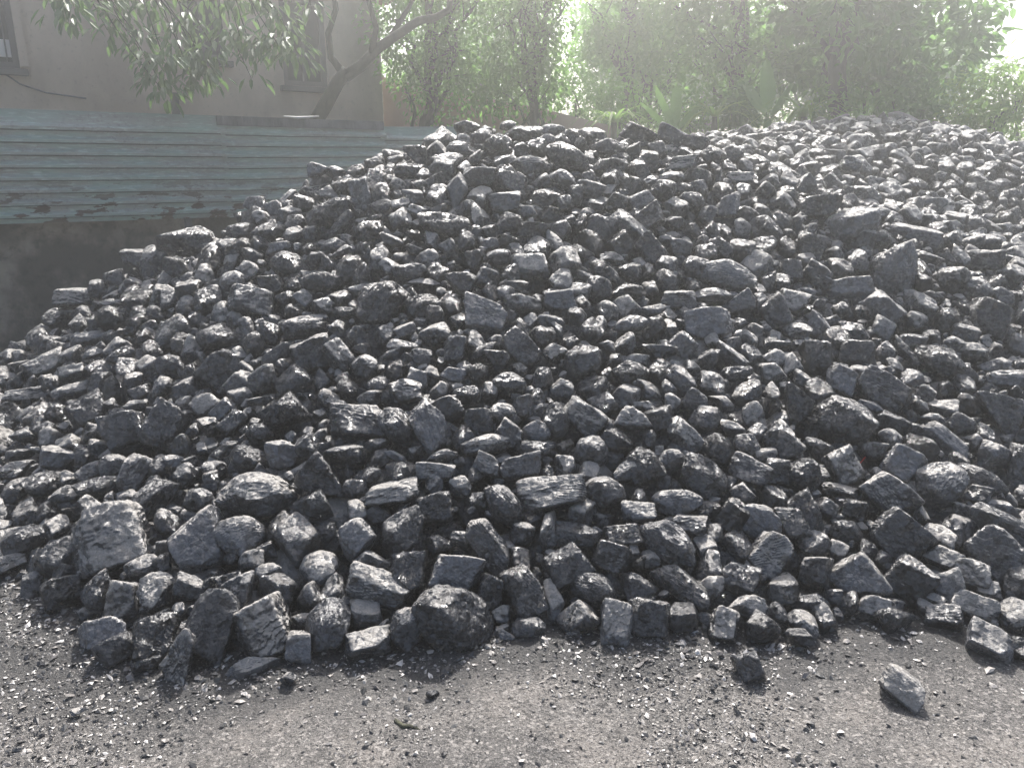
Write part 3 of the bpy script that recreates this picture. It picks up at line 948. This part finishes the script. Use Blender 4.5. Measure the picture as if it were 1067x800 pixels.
tL = -4.5
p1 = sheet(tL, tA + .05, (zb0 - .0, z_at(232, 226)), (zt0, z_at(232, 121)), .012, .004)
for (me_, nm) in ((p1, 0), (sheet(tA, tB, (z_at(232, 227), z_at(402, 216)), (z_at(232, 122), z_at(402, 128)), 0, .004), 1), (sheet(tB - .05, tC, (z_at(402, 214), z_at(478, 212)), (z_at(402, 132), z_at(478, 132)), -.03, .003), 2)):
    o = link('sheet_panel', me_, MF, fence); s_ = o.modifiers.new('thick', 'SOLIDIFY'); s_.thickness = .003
mb = MB(); z_ = z_at(300, 122)
mdk = bark_mat('dark_grey_metal', (.07, .07, .075), (.14, .14, .14), 8)
mb.box(fpt(tA - .02, z_at(232, 131), .02), FD * (tB - tA), FN * .02, Vector((0, 0, .085))); mb.build('cap_strip', mdk, fence)
for tt in (-3.2, -1.2, t_of(188) - .0, tA + 1.5, tC - .1):
    mb = MB(); mb.box(fpt(tt, 0, -.10), FD * .06, FN * .06, Vector((0, 0, (zt0 + (.19 if abs(tt - t_of(188)) < .01 else -.06))))); mb.build('post', mdk, fence)
# torn bright strip on the cap
mb = MB(); mb.tube([fpt(t_of(298), z_at(298, 124) + .02, .05), fpt(t_of(312), z_at(312, 125) + .015, .06), fpt(t_of(334), z_at(334, 124) + .02, .05)], [.006, .014, .005], 6)
m, nt, N, L, B = newmat('white_strip'); B.inputs['Base Color'].default_value = (.35, .35, .34, 1); mb.build('torn_strip', m, fence)
# low masonry wall under the fence
m, nt, N, L, B = newmat('sooty_masonry'); g = G(nt); pos = g.geo('Position'); n1 = g.noise(pos, 1.6, 5, .6); n2 = g.noise(pos, 12, 5, .6)
c = g.mix(g.mr(n1, .45, .65), (.07, .064, .056), (.28, .245, .20)); c = g.mix(g.mr(n2, .5, .7, 0, .6), c, (.02, .02, .02)); L.new(c, B.inputs['Base Color']); B.inputs['Roughness'].default_value = .95; L.new(g.bump(n2, .6, .02), B.inputs['Normal'])
mb = MB(); mb.box(fpt(-5, -.1, -.42), FD * (tC + 5.3), FN * .18, Vector((0, 0, zb0 + .20))); w_ = mb.build('masonry_wall', m, bevel=.01); tag(w_, 'soot-dark low masonry wall in shadow under the green metal fence', 'wall')
# ------------------------------------------------------------------ house behind the fence
def stucco(name, c1, c2, c3):
    m, nt, N, L, B = newmat(name); g = G(nt); pos = g.geo('Position'); n1 = g.noise(g.vmul(pos, (1, 1, .45)), 1.8, 5, .6); n2 = g.noise(pos, 25, 5, .6)
    c = g.mix(g.mr(n1, .35, .65), c1, c2); c = g.mix(g.mr(n2, .55, .75, 0, .5), c, c3); L.new(c, B.inputs['Base Color']); B.inputs['Roughness'].default_value = .92; L.new(g.bump(n2, .35, .008), B.inputs['Normal']); return m
MH = stucco('stained_render', (.28, .225, .18), (.38, .31, .25), (.17, .14, .12))
HO = -1.7
def hp(px, off=0): return t_of(px, HO + off)
house = empty('house', fpt(hp(200), 0, HO)); tag(house, 'tan rendered house with dark shuttered windows behind the green fence', 'house')
def hz(px, py): return z_at(px, py, HO)
wins = [(-48, 38, 5, 69), (205, 246, 8, 62), (303, 347, 8, 90)]
tH0, tH1 = -7.0, hp(402); HT = 3.6
op = []
for (a, b, y0, y1) in wins:
    ta, tb = hp(a), hp(b); za, zt = hz((a + b) / 2, y1), hz((a + b) / 2, y0); op.append((ta, tb, za, zt))
op[0] = (op[0][0], op[0][1], op[0][2], op[0][3] + .25); op[1] = (op[1][0], op[1][1], op[1][2], op[1][3] + .3); op[2] = (op[2][0], op[2][1], op[2][2], op[2][3] + .1)
mb = MB(); cur = tH0; D_ = .22
for (ta, tb, za, zt) in op:
    mb.box(fpt(cur, 0, HO - D_), FD * (ta - cur), FN * D_, Vector((0, 0, HT)))
    mb.box(fpt(ta, 0, HO - D_), FD * (tb - ta), FN * D_, Vector((0, 0, za))); mb.box(fpt(ta, zt, HO - D_), FD * (tb - ta), FN * D_, Vector((0, 0, HT - zt))); cur = tb
mb.box(fpt(cur, 0, HO - D_), FD * (tH1 - cur), FN * D_, Vector((0, 0, HT)))
mb.box(fpt(tH1 - D_, 0, HO - 5), FD * D_, FN * (5 - D_), Vector((0, 0, HT))); mb.box(fpt(tH0, 0, HO - 5), FD * D_, FN * (5 - D_), Vector((0, 0, HT))); mb.box(fpt(tH0, 0, HO - 5.2), FD * (tH1 - tH0), FN * .2, Vector((0, 0, HT)))
mb.build('wall', MH, house)
mb = MB(); A_ = fpt(tH0 - .4, HT, HO + .12); mb.v = []; Lh = FD * (tH1 - tH0 + .8); Rd = FN * -6.2
mb.box(A_, Lh, Rd, Vector((0, 0, .12))); mb.build('roof', stucco('roof_sheet', (.2, .1, .07), (.28, .15, .1), (.1, .07, .06)), house)
mwf = stucco('window_frame_grey', (.05, .05, .05), (.09, .088, .085), (.03, .03, .03)); m, nt, N, L, B = newmat('window_glass'); B.inputs['Base Color'].default_value = (.02, .022, .025, 1); B.inputs['Roughness'].default_value = .4; B.inputs['Specular IOR Level'].default_value = .2; MGl = m
for k, (ta, tb, za, zt) in enumerate(op):
    f = MB(); w = .055
    f.box(fpt(ta, za, HO - .10), FD * w, FN * .08, Vector((0, 0, zt - za))); f.box(fpt(tb - w, za, HO - .10), FD * w, FN * .08, Vector((0, 0, zt - za)))
    f.box(fpt(ta + w, za, HO - .10), FD * (tb - ta - 2 * w), FN * .08, Vector((0, 0, w))); f.box(fpt(ta + w, zt - w, HO - .10), FD * (tb - ta - 2 * w), FN * .08, Vector((0, 0, w)))
    mid = (ta + tb) / 2; f.box(fpt(mid - .02, za + w, HO - .095), FD * .04, FN * .06, Vector((0, 0, zt - za - 2 * w)))
    wf = f.build('window', mwf, house)
    pn_ = MB(); pn_.box(fpt(ta + w, za + w, HO - .085), FD * (tb - ta - 2 * w), FN * .006, Vector((0, 0, zt - za - 2 * w))); o = pn_.build('pane', MGl, house); o.parent = wf; o.location = (0, 0, 0)
    sl = MB(); sl.box(fpt(ta - .06, za - .07, HO + .003), FD * (tb - ta + .12), FN * .09, Vector((0, 0, .06))); o = sl.build('sill', mwf, house, bevel=.006); o.parent = wf; o.location = (0, 0, 0)
    if k == 0:   # bars and a pale cloth behind the left window
        for j in range(7):
            gb = MB(); gb.tube([fpt(ta + w + (tb - ta - 2 * w) * (j + .5) / 7, za + w, HO - .02), fpt(ta + w + (tb - ta - 2 * w) * (j + .5) / 7, zt - w, HO - .02)], .008, 6); o = gb.build('bar', mwf, house); o.parent = wf; o.location = (0, 0, 0)
m, nt, N, L, B = newmat('pale_paper'); B.inputs['Base Color'].default_value = (.55, .54, .53, 1)
mb = MB(); t_a = hp(2); mb.box(fpt(t_a, hz(10, 58), HO - .055), FD * .26, FN * .004, Vector((0, 0, .16))); o = mb.build('paper_notice', m, house)
mb = MB(); mb.box(fpt(hp(38), hz(38, 70), HO + .003), FD * .07, FN * .05, Vector((0, 0, 1.2))); mb.build('downpipe', MH, house)
mb = MB(); mb.tube([fpt(hp(a), hz(a, b), HO + .02) for a, b in ((12, 70), (35, 88), (60, 97), (100, 103))], .008, 6); mb.build('cable', mdk, house)
# sloping pink wall further back
m = stucco('pink_render', (.42, .27, .23), (.50, .34, .29), (.3, .2, .17))
mb = MB(); a, b, c_, d_ = P(398, 80, 10.4), P(470, 96, 10.6), P(560, 112, 10.9), P(640, 132, 11.2)
pts = [a, b, c_, d_]; bk = Vector((.05, .3, 0))
for i in range(3):
    p, q = pts[i], pts[i + 1]; n0 = len(mb.v)
    mb.v += [(p.x, p.y, 0), (q.x, q.y, 0), tuple(q), tuple(p)] + [tuple(Vector(k) + bk) for k in ((p.x, p.y, 0), (q.x, q.y, 0), q, p)]
    mb.f += [[n0, n0 + 1, n0 + 2, n0 + 3], [n0 + 7, n0 + 6, n0 + 5, n0 + 4], [n0 + 3, n0 + 2, n0 + 6, n0 + 7]]
    if i == 0: mb.f.append([n0, n0 + 3, n0 + 7, n0 + 4])
    if i == 2: mb.f.append([n0 + 1, n0 + 5, n0 + 6, n0 + 2])
tag(mb.build('garden_wall', m), 'pinkish rendered wall with a sloping top behind the heap', 'wall')
# ------------------------------------------------------------------ leaves and trees
def leaf_mat(name, c1, c2, c3, rough=.45, trans=.45):
    m, nt, N, L, B = newmat(name); g = G(nt); a = N.new('ShaderNodeAttribute'); a.attribute_name = 'rnd'
    c = g.mix(g.mr(a.outputs['Fac'], 0, .6, smooth=False), c1, c2); c = g.mix(g.mr(a.outputs['Fac'], .75, 1, smooth=False), c, c3); L.new(c, B.inputs['Base Color']); B.inputs['Roughness'].default_value = rough + .15; B.inputs['Specular IOR Level'].default_value = .3
    tr = N.new('ShaderNodeBsdfTranslucent'); L.new(g.mix(.6, c, (.26, .50, .11)), tr.inputs['Color']); mx = N.new('ShaderNodeMixShader'); mx.inputs[0].default_value = trans
    out = [k for k in N if k.type == 'OUTPUT_MATERIAL'][0]; L.new(B.outputs[0], mx.inputs[1]); L.new(tr.outputs[0], mx.inputs[2]); L.new(mx.outputs[0], out.inputs['Surface']); return m
LEAF = np.array([[0, 0, 0], [.3, .42, .06], [.3, -.42, .06], [.68, .36, .02], [.68, -.36, .02], [1, 0, -.12], [.32, 0, -.03], [.68, 0, -.06]])
LF = np.array([[0, 2, 6], [0, 6, 1], [6, 2, 4], [6, 4, 7], [1, 6, 7], [1, 7, 3], [7, 4, 5], [3, 7, 5]])
def leaves_mesh(name, org, dirv, up, length, aspect, r):
    n = len(org); d = dirv / np.linalg.norm(dirv, axis=1)[:, None]; s = np.cross(up, d); s /= np.maximum(np.linalg.norm(s, axis=1), 1e-6)[:, None]; u = np.cross(d, s)
    ln = length[:, None, None]; V = org[:, None] + ln * (LEAF[None, :, :1] * d[:, None] + LEAF[None, :, 1:2] * aspect * s[:, None] + LEAF[None, :, 2:] * u[:, None])
    Fc = (LF[None] + (np.arange(n) * 8)[:, None, None]).reshape(-1, 3)
    return np_mesh(name, V.reshape(-1, 3), Fc, smooth=False, attrs={'rnd': ('FLOAT', 'POINT', np.repeat(r.uniform(0, 1, n), 8))})
def crown(r, blobs, nclump, per, size, length, droop):
    """blobs: (centre, rx, ry, rz). returns clump centres, origins, dirs"""
    bl = np.array([[*c, a, b, d] for c, a, b, d in blobs]); vol = bl[:, 3] * bl[:, 4] * bl[:, 5]; k = r.choice(len(bl), nclump, p=vol / vol.sum())
    d = r.normal(size=(nclump, 3)); d /= np.linalg.norm(d, axis=1)[:, None]; rad = r.uniform(.25, 1, nclump) ** .55
    cc = bl[k, :3] + d * rad[:, None] * bl[k, 3:]
    cs = size * r.uniform(.5, 1.3, nclump); cnt = np.maximum(3, (per * (cs / size) ** 2).astype(int)); ii = np.repeat(np.arange(nclump), cnt); n = len(ii)
    e = r.normal(size=(n, 3)); e /= np.linalg.norm(e, axis=1)[:, None]; org = cc[ii] + e * (cs[ii] * r.uniform(0, 1, n) ** .5)[:, None] * np.array([1, 1, .75])
    dv = e * .8 + r.normal(size=(n, 3)) * .6 + np.array([0, 0, -droop]); up = np.array([0, 0, 1.]) + r.normal(size=(n, 3)) * .45
    return cc, org, dv, up, length * r.uniform(.6, 1.25, n)
def curvy(a, b, r, amp, n=6):
    a = Vector(a); b = Vector(b); L_ = (b - a).length; out = []
    w = [Vector((r.uniform(-1, 1), r.uniform(-1, 1), r.uniform(-.6, .6))) * amp * L_ for _ in range(n + 1)]
    for i in range(n + 1):
        t = i / n; out.append(a.lerp(b, t) + w[i] * (math.sin(math.pi * t) if n > 2 else 0) + Vector((0, 0, .12 * L_ * math.sin(math.pi * t) * .5)))
    return out
def tree(name, label, base, height, trunk_r, blobs, lm, nclump=260, per=26, size=.28, length=.1, aspect=.5, droop=.4, seed=1, lean=(0, 0), cat='tree', group=None, limbs=14, bark=None, extra=None, leafname='crown'):
    r = np.random.RandomState(seed); rp = random.Random(seed); base = Vector(base); root = empty(name, base); tag(root, label, cat, group)
    cc, org, dv, up, ln = crown(r, blobs, nclump, per, size, length, droop)
    link(leafname, leaves_mesh(leafname, org, dv, up, ln, aspect, r), lm, root)
    mb = MB(); top = base + Vector((lean[0], lean[1], height)); tp = curvy(base - Vector((0, 0, .05)), top, rp, .03, 8)
    mb.tube(tp, [trunk_r * (1.15 - .8 * i / 8) for i in range(9)], 9)
    for j in range(limbs):
        c = Vector(cc[r.randint(len(cc))]); i = min(7, max(2, int(8 * min(1, max(.2, (c.z - base.z) / height - .25))))); s = tp[i]
        mb.tube(curvy(s, c, rp, .12, 5), [trunk_r * .38 * (1 - .8 * q / 5) for q in range(6)], 6)
        for _ in range(4):
            k = cc[np.argsort(((cc - np.array(c)) ** 2).sum(1))[rp.randrange(1, min(14, len(cc)))]]; mb.tube(curvy(c.lerp(s, rp.uniform(0, .35)), k, rp, .06, 3), [trunk_r * .12, trunk_r * .09, trunk_r * .06, trunk_r * .03], 5)
    if extra: extra(mb)
    mb.build('trunk', bark or MBk, root, smooth=True); return root
LM_long = leaf_mat('mango_leaf', (.07, .10, .055), (.11, .15, .08), (.20, .24, .13), .38, .22)
LM_fine = leaf_mat('fine_leaf', (.05, .11, .025), (.08, .17, .035), (.18, .28, .06), .5, .6)
LM_dark = leaf_mat('broad_leaf', (.03, .085, .018), (.05, .13, .025), (.12, .22, .045), .4, .5)
LM_lime = leaf_mat('lime_leaf', (.12, .19, .03), (.19, .27, .045), (.32, .38, .08), .5, .6)
LM_mid = leaf_mat('hazy_leaf', (.05, .14, .022), (.085, .20, .03), (.17, .30, .06), .5, .6)
def blob(px, py, D, rx, ry, rz=None): # pixel radii rx, ry
    c = P(px, py, D); k = depth_of(c) / F; return (tuple(c), rx * k, (rz if rz else (rx + ry) / 2 * k), ry * k)
# 1 the crooked drooping tree between fence and house: trunk and boughs follow the photograph
r = np.random.RandomState(4); base = P(330, 128, 8.35); base.z = 0; rt = empty('crooked_tree', base)
tag(rt, 'crooked forked tree with long drooping leaves hanging over the green fence', 'tree'); mb = MB()
def bough(pl, r0, r1, seg=8):
    pts = [P(*q) for q in pl]; n = len(pts); mb.tube(pts, [r0 + (r1 - r0) * i / (n - 1) for i in range(n)], seg)
b0 = P(322, 140, 8.35); mb.tube([(b0.x - .1, b0.y, 0), (b0.x - .05, b0.y, .8), tuple(b0), tuple(P(340, 108, 8.3)), tuple(P(352, 86, 8.3)), tuple(P(362, 74, 8.3))], [.10, .09, .08, .075, .07, .065], 9)
bough([(360, 80, 8.3), (345, 60, 8.3), (342, 35, 8.25), (350, 10, 8.2), (344, -30, 8.1), (330, -90, 7.9)], .04, .022)
bough([(360, 80, 8.3), (378, 68, 8.3), (392, 52, 8.3), (412, 38, 8.3), (436, 22, 8.35), (455, 18, 8.4), (468, 10, 8.4), (470, -10, 8.4), (478, -60, 8.4)], .06, .022)
bough([(386, 60, 8.3), (392, 30, 8.2), (384, 0, 8.2), (395, -60, 8.1)], .035, .02)
bough([(404, 44, 8.3), (425, 10, 8.5), (440, -20, 8.6), (450, -70, 8.7)], .03, .012)
tips = []
for (px, py, D, n_) in [(58, 8, 6.7, 16), (72, 26, 6.6, 14), (80, 12, 6.7, 12), (110, 10, 7.2, 16), (128, 28, 7.3, 16), (145, 50, 7.2, 20), (152, 72, 7.1, 18), (165, 92, 7.0, 20), (172, 74, 7.0, 18), (188, 62, 7.2, 18), (205, 72, 7.2, 22), (215, 88, 7.2, 18), (224, 62, 7.2, 20), (232, 40, 7.3, 16), (195, 30, 7.4, 18), (160, 18, 7.4, 18), (140, 4, 7.4, 16), (250, 48, 7.4, 18), (262, 62, 7.4, 14), (276, 52, 7.4, 20), (292, 60, 7.3, 20), (310, 66, 7.3, 20), (285, 30, 7.5, 16), (270, 8, 7.6, 18), (246, 12, 7.6, 14), (300, 42, 7.4, 16), (112, 42, 7.3, 12), (180, 46, 7.3, 14), (215, 12, 7.5, 12), (120, -10, 7.3, 18), (180, -10, 7.4, 20), (230, -12, 7.4, 20), (290, -8, 7.5, 20), (60, -15, 6.8, 18), (325, 20, 7.8, 10), (262, 92, 7.4, 4), (200, 92, 7.2, 10), (170, 105, 7.0, 10)]:
    tips.append((P(px, py - 10, D), n_))
hub = [P(330, -90, 7.9), P(240, -75, 7.7), P(150, -70, 7.4), P(60, -60, 7.0)]; mb.tube(hub, [.04, .03, .02, .012], 6)
O_, D_v, U_, L_n = [], [], [], []; rp = random.Random(3)
for (p, n_) in tips:
    h_ = min(hub, key=lambda q: (q - p).length); s = h_.lerp(hub[min(3, hub.index(h_) + 1)], rp.random() * .4); mb.tube(curvy(s, p, rp, .05, 4), [.012, .009, .007, .005, .003], 5)
    for _ in range(int(n_ * 1.7)):
        e = Vector((r.normal(), r.normal(), r.normal() * .7)); off = e * .075; O_.append(tuple(p + off)); D_v.append((e.x * .55, e.y * .55 - .1, e.z * .3 - .75)); U_.append((e.x * .6, e.y * .6 - .4, .7 + r.normal() * .3)); L_n.append(r.uniform(.09, .155))
mb.build('trunk', MBk, rt, smooth=True)
link('crown', leaves_mesh('crown', np.array(O_), np.array(D_v), np.array(U_), np.array(L_n), .42, r), LM_long, rt)
# others
GRP = 'background trees behind the coal yard'
def gb(px, D): p = P(px, 150, D); return (p.x, p.y, 0)
tree('leafy_tree', 'small-leaved light green tree directly right of the crooked tree', gb(432, 9.9), 2.9, .10, [blob(430, 40, 9.9, 45, 55), blob(480, 30, 10, 50, 60), blob(460, 80, 10, 55, 45), blob(500, 95, 10.1, 35, 32), blob(450, -40, 10, 70, 50)], LM_fine, 330, 30, .25, .08, .5, .5, 21, (.2, 0), group=GRP)
tree('leafy_tree', 'drooping small-leaved tree in front of the pink sloping wall', gb(552, 10.3), 3.0, .10, [blob(545, 40, 10.3, 42, 60), blob(535, 88, 10.2, 34, 36), blob(570, 70, 10.4, 30, 45), blob(560, -40, 10.4, 60, 50)], LM_fine, 270, 30, .24, .075, .5, .6, 22, (.0, 0), group=GRP)
tree('leafy_tree', 'pale hazy tree right of the bright sky gap, upper centre', gb(655, 14), 4.2, .13, [blob(650, 20, 14, 45, 50), blob(640, 70, 14, 45, 35), blob(690, 50, 14, 38, 50), blob(660, -50, 14, 70, 45)], LM_mid, 290, 28, .36, .12, .5, .4, 23, group=GRP)
tree('leafy_tree', 'olive green tree left of the thick dark trunk', gb(765, 12.6), 4, .12, [blob(745, 45, 12.6, 50, 42), blob(790, 60, 12.6, 40, 40), blob(770, -10, 12.6, 60, 35), blob(720, 0, 12.8, 40, 40), blob(760, -70, 12.8, 80, 40)], LM_mid, 320, 27, .33, .12, .5, .4, 24, group=GRP)
tree('broadleaf_tree', 'large dark broad-leaved tree with a thick upright trunk at right', gb(878, 10.7), 5.0, .15, [blob(840, 40, 11.8, 55, 50), blob(915, 45, 11.3, 55, 45), blob(970, 55, 11.2, 50, 36), blob(1000, 20, 11.2, 48, 30), blob(900, -20, 11.4, 90, 45), blob(880, 80, 11.4, 45, 24), blob(850, 20, 10.4, 40, 24), blob(905, 40, 10.3, 36, 22), blob(830, -80, 11.6, 90, 45)], LM_dark, 400, 24, .32, .16, .55, .35, 25, (-.1, 0), group=GRP, limbs=9)
for k, (px, D, h, lab, lm, w) in enumerate([(500, 19, 6, 'faded tall tree far behind the small-leaved trees', LM_mid, 85), (655, 20, 6, 'faded far tree behind the pale hazy tree', LM_mid, 55), (735, 21, 5, 'faded far tree between the olive tree and pale tree', LM_mid, 60), (850, 18, 6, 'faded far tree behind the thick dark trunk', LM_dark, 80), (960, 19, 5, 'faded far tree behind the lime bush at right', LM_mid, 60), (330, 20, 6, 'far tree hidden mostly by the tan house', LM_mid, 90)]):
    top = 30 if px in (735, 960) else -10
    tree('leafy_tree', lab, gb(px, D), h * .7, .16, [blob(px, top + 40, D, w, 50), blob(px - w * .4, 95, D, w * .6, 45), blob(px + w * .4, 95, D, w * .6, 45)], lm, 190, 26, .55, .2, .5, .3, 40 + k, group=GRP, limbs=8)
SG = 'shrubs along the back of the yard'
for k, (px, py, D, rx, ry, lab, lm, nc, ln) in enumerate([
    (1035, 105, 9.9, 42, 34, 'yellow-green sunlit bush at the right edge', LM_lime, 150, .09),
    (1000, 128, 9.7, 34, 22, 'low leafy bush before the yellow-green one', LM_lime, 90, .10),
    (945, 108, 10.2, 38, 24, 'dark green bush right of the thick trunk', LM_dark, 110, .11),
    (865, 112, 10.6, 36, 22, 'mid green bush at the foot of the thick trunk', LM_mid, 90, .10),
    (775, 112, 11.2, 36, 24, 'dark undergrowth bush right of the banana leaves', LM_dark, 110, .11),
    (720, 118, 11.4, 30, 18, 'low shrub under the upright banana leaf', LM_mid, 80, .09),
    (645, 112, 11.6, 34, 22, 'pale shrub behind the middle of the crest', LM_mid, 90, .09),
    (600, 100, 12.2, 36, 26, 'hazy shrub beyond the pink sloping wall', LM_mid, 90, .09),
    (680, 75, 13, 34, 24, 'tall pale shrub behind the upright banana leaf', LM_mid, 80, .10),
    (930, 85, 12.4, 60, 30, 'deep green thicket shrub under the broad-leaved tree', LM_dark, 150, .12),
    (1070, 85, 13, 50, 25, 'distant pale bush below the sky gap, far right', LM_lime, 100, .10)]):
    c = P(px, py, D); k_ = depth_of(c) / F
    tree('bush', lab, (c.x, c.y, 0), max(.6, c.z - .1), .05, [blob(px, py, D, rx, ry), ((c.x, c.y, c.z * .55), rx * k_ * .9, rx * k_ * .7, c.z * .42)], lm, nc, 26, .22, ln, .5, .3, 60 + k, cat='bush', group=SG, limbs=8, leafname='foliage')
# banana plants
LM_ban = leaf_mat('banana_leaf', (.13, .24, .07), (.17, .29, .09), (.24, .36, .1), .4, .4)
def banana(label, stemp, lvs):
    root = empty('banana_plant', (stemp[0], stemp[1], 0)); tag(root, label, 'banana plant'); mb = MB()
    tz = stemp[2]; mb.tube([(stemp[0], stemp[1], 0), (stemp[0] + .03, stemp[1], tz * .5), (stemp[0], stemp[1], tz)], [.10, .08, .05], 10); mb.build('stem', LM_ban, root, smooth=True)
    for (tip, wd, bend) in lvs:
        a = Vector(stemp); b = Vector(tip); n_ = 14; V = []; Fq = []; side = (b - a).cross(Vector((0, 1, .2))).normalized()
        for i in range(n_ + 1):
            t = i / n_; c = a.lerp(b, t) + Vector(bend) * math.sin(math.pi * t * .5) * t; w = wd * (math.sin(math.pi * min(1, max(0, (t - .12) / .88)) ** .8) ** .6 if t > .12 else .04) + .006
            for s in (-1, -.5, 0, .5, 1): V.append(tuple(c + side * w * s * .5 + Vector((0, -.10 * abs(s) * wd + .015 * math.sin(i * 2.3 + s), .05 * abs(s) * wd * 3))))
        for i in range(n_):
            for j in range(4): Fq.append((i * 5 + j, (i + 1) * 5 + j, (i + 1) * 5 + j + 1, i * 5 + j + 1))
        o = link('leaf', np_mesh('leaf', V, Fq, attrs={'rnd': ('FLOAT', 'POINT', [.5] * len(V))}), LM_ban, root)
b1 = P(703, 138, 10.6)
banana('banana plant with one broad upright leaf behind the crest', tuple(b1), [(P(705, 90, 10.6), .15, (0, 0, 0)), (P(685, 94, 10.6), .09, (-.05, 0, .06)), (P(732, 112, 10.6), .07, (.05, 0, .12)), (P(670, 118, 10.6), .07, (-.05, 0, .12))])
b2 = P(800, 124, 10.3)
banana('banana plant with a tall pale leaf left of thick trunk', tuple(b2), [(P(798, 64, 10.3), .19, (0, 0, 0)), (P(772, 96, 11.2), .13, (0, 0, .15)), (P(826, 100, 11.2), .13, (0, 0, .15))])
# arching strappy plants
def strappy(label, px, py, D, n_, ln, seed):
    rp = random.Random(seed); c = P(px, py, D); root = empty('strap_leaved_plant', (c.x, c.y, 0)); tag(root, label, 'plant', 'strap-leaved plants at the back'); V = []; Fq = []
    for k in range(n_):
        a = rp.uniform(0, 6.28); l = ln * rp.uniform(.7, 1.2); up_ = rp.uniform(.5, 1.1); st0 = len(V); d = Vector((math.cos(a), math.sin(a), 0)); s = Vector((-d.y, d.x, 0))
        for i in range(7):
            t = i / 6; p = c + d * l * t + Vector((0, 0, up_ * l * t - 1.0 * l * t * t)); w = .022 * (1 - t ** 2) + .002; V += [tuple(p - s * w), tuple(p + s * w)]
        for i in range(6): Fq.append((st0 + 2 * i, st0 + 2 * i + 1, st0 + 2 * i + 3, st0 + 2 * i + 2))
    link('foliage', np_mesh('foliage', V, Fq, attrs={'rnd': ('FLOAT', 'POINT', [rp.random() for _ in V])}), LM_lime, root)
    mb = MB(); mb.tube([(c.x, c.y, 0), (c.x, c.y, c.z)], [.06, .04], 7); mb.build('stem', MBk, root, smooth=True)
strappy('strap-leaved plant just left of the thick trunk base', 838, 122, 10.2, 26, .75, 1)
strappy('strap-leaved plant between the two banana plants', 745, 122, 10.4, 26, .7, 2)
strappy('strap-leaved plant behind the crest, left of the banana leaves', 640, 128, 10.6, 22, .6, 3)
# ------------------------------------------------------------------ air
m = bpy.data.materials.new('haze'); m.use_nodes = True; nt = m.node_tree; nt.nodes.remove(nt.nodes['Principled BSDF'])
v = nt.nodes.new('ShaderNodeVolumePrincipled'); v.inputs['Color'].default_value = (.985, 1, .985, 1); v.inputs['Density'].default_value = HAZE; v.inputs['Anisotropy'].default_value = .78
nt.links.new(v.outputs[0], [k for k in nt.nodes if k.type == 'OUTPUT_MATERIAL'][0].inputs['Volume'])
mb = MB(); mb.box((-62, -62, -1.0), (124, 0, 0), (0, 124, 0), (0, 0, 11.0)); o = mb.build('haze', m); tag(o, 'thin bright dusty haze hanging over the yard', 'haze', kind='stuff')
# ------------------------------------------------------------------ light
w = bpy.data.worlds.new('World'); SC.world = w; w.use_nodes = True; nt = w.node_tree
s = nt.nodes.new('ShaderNodeTexSky'); s.sky_type = 'NISHITA'; s.sun_disc = False; s.sun_elevation = math.radians(SUN_E); s.sun_rotation = math.radians(SUN_A); s.dust_density = 4; s.air_density = 1; s.ozone_density = 1
nt.links.new(s.outputs[0], nt.nodes['Background'].inputs[0]); nt.nodes['Background'].inputs[1].default_value = SKY
sl = bpy.data.lights.new('sun', 'SUN'); sl.energy = SUN; sl.angle = math.radians(2.0); sl.color = (1, .965, .925); so = bpy.data.objects.new('sun', sl); COL.objects.link(so)
az = math.radians(SUN_A); el = math.radians(SUN_E); dirv = Vector((math.sin(az) * math.cos(el), math.cos(az) * math.cos(el), math.sin(el)))
so.rotation_euler = dirv.to_track_quat('Z', 'Y').to_euler()
vs = SC.view_settings; vs.view_transform = 'Standard'; vs.look = 'None'; vs.gamma = 1; vs.exposure = EXPO; vs.use_curve_mapping = False
SC.cycles.max_bounces = 6; SC.cycles.volume_bounces = 1; SC.cycles.transparent_max_bounces = 6; SC.cycles.use_denoising = True
print('verts', sum(len(o.data.vertices) for o in SC.objects if o.type == 'MESH'))
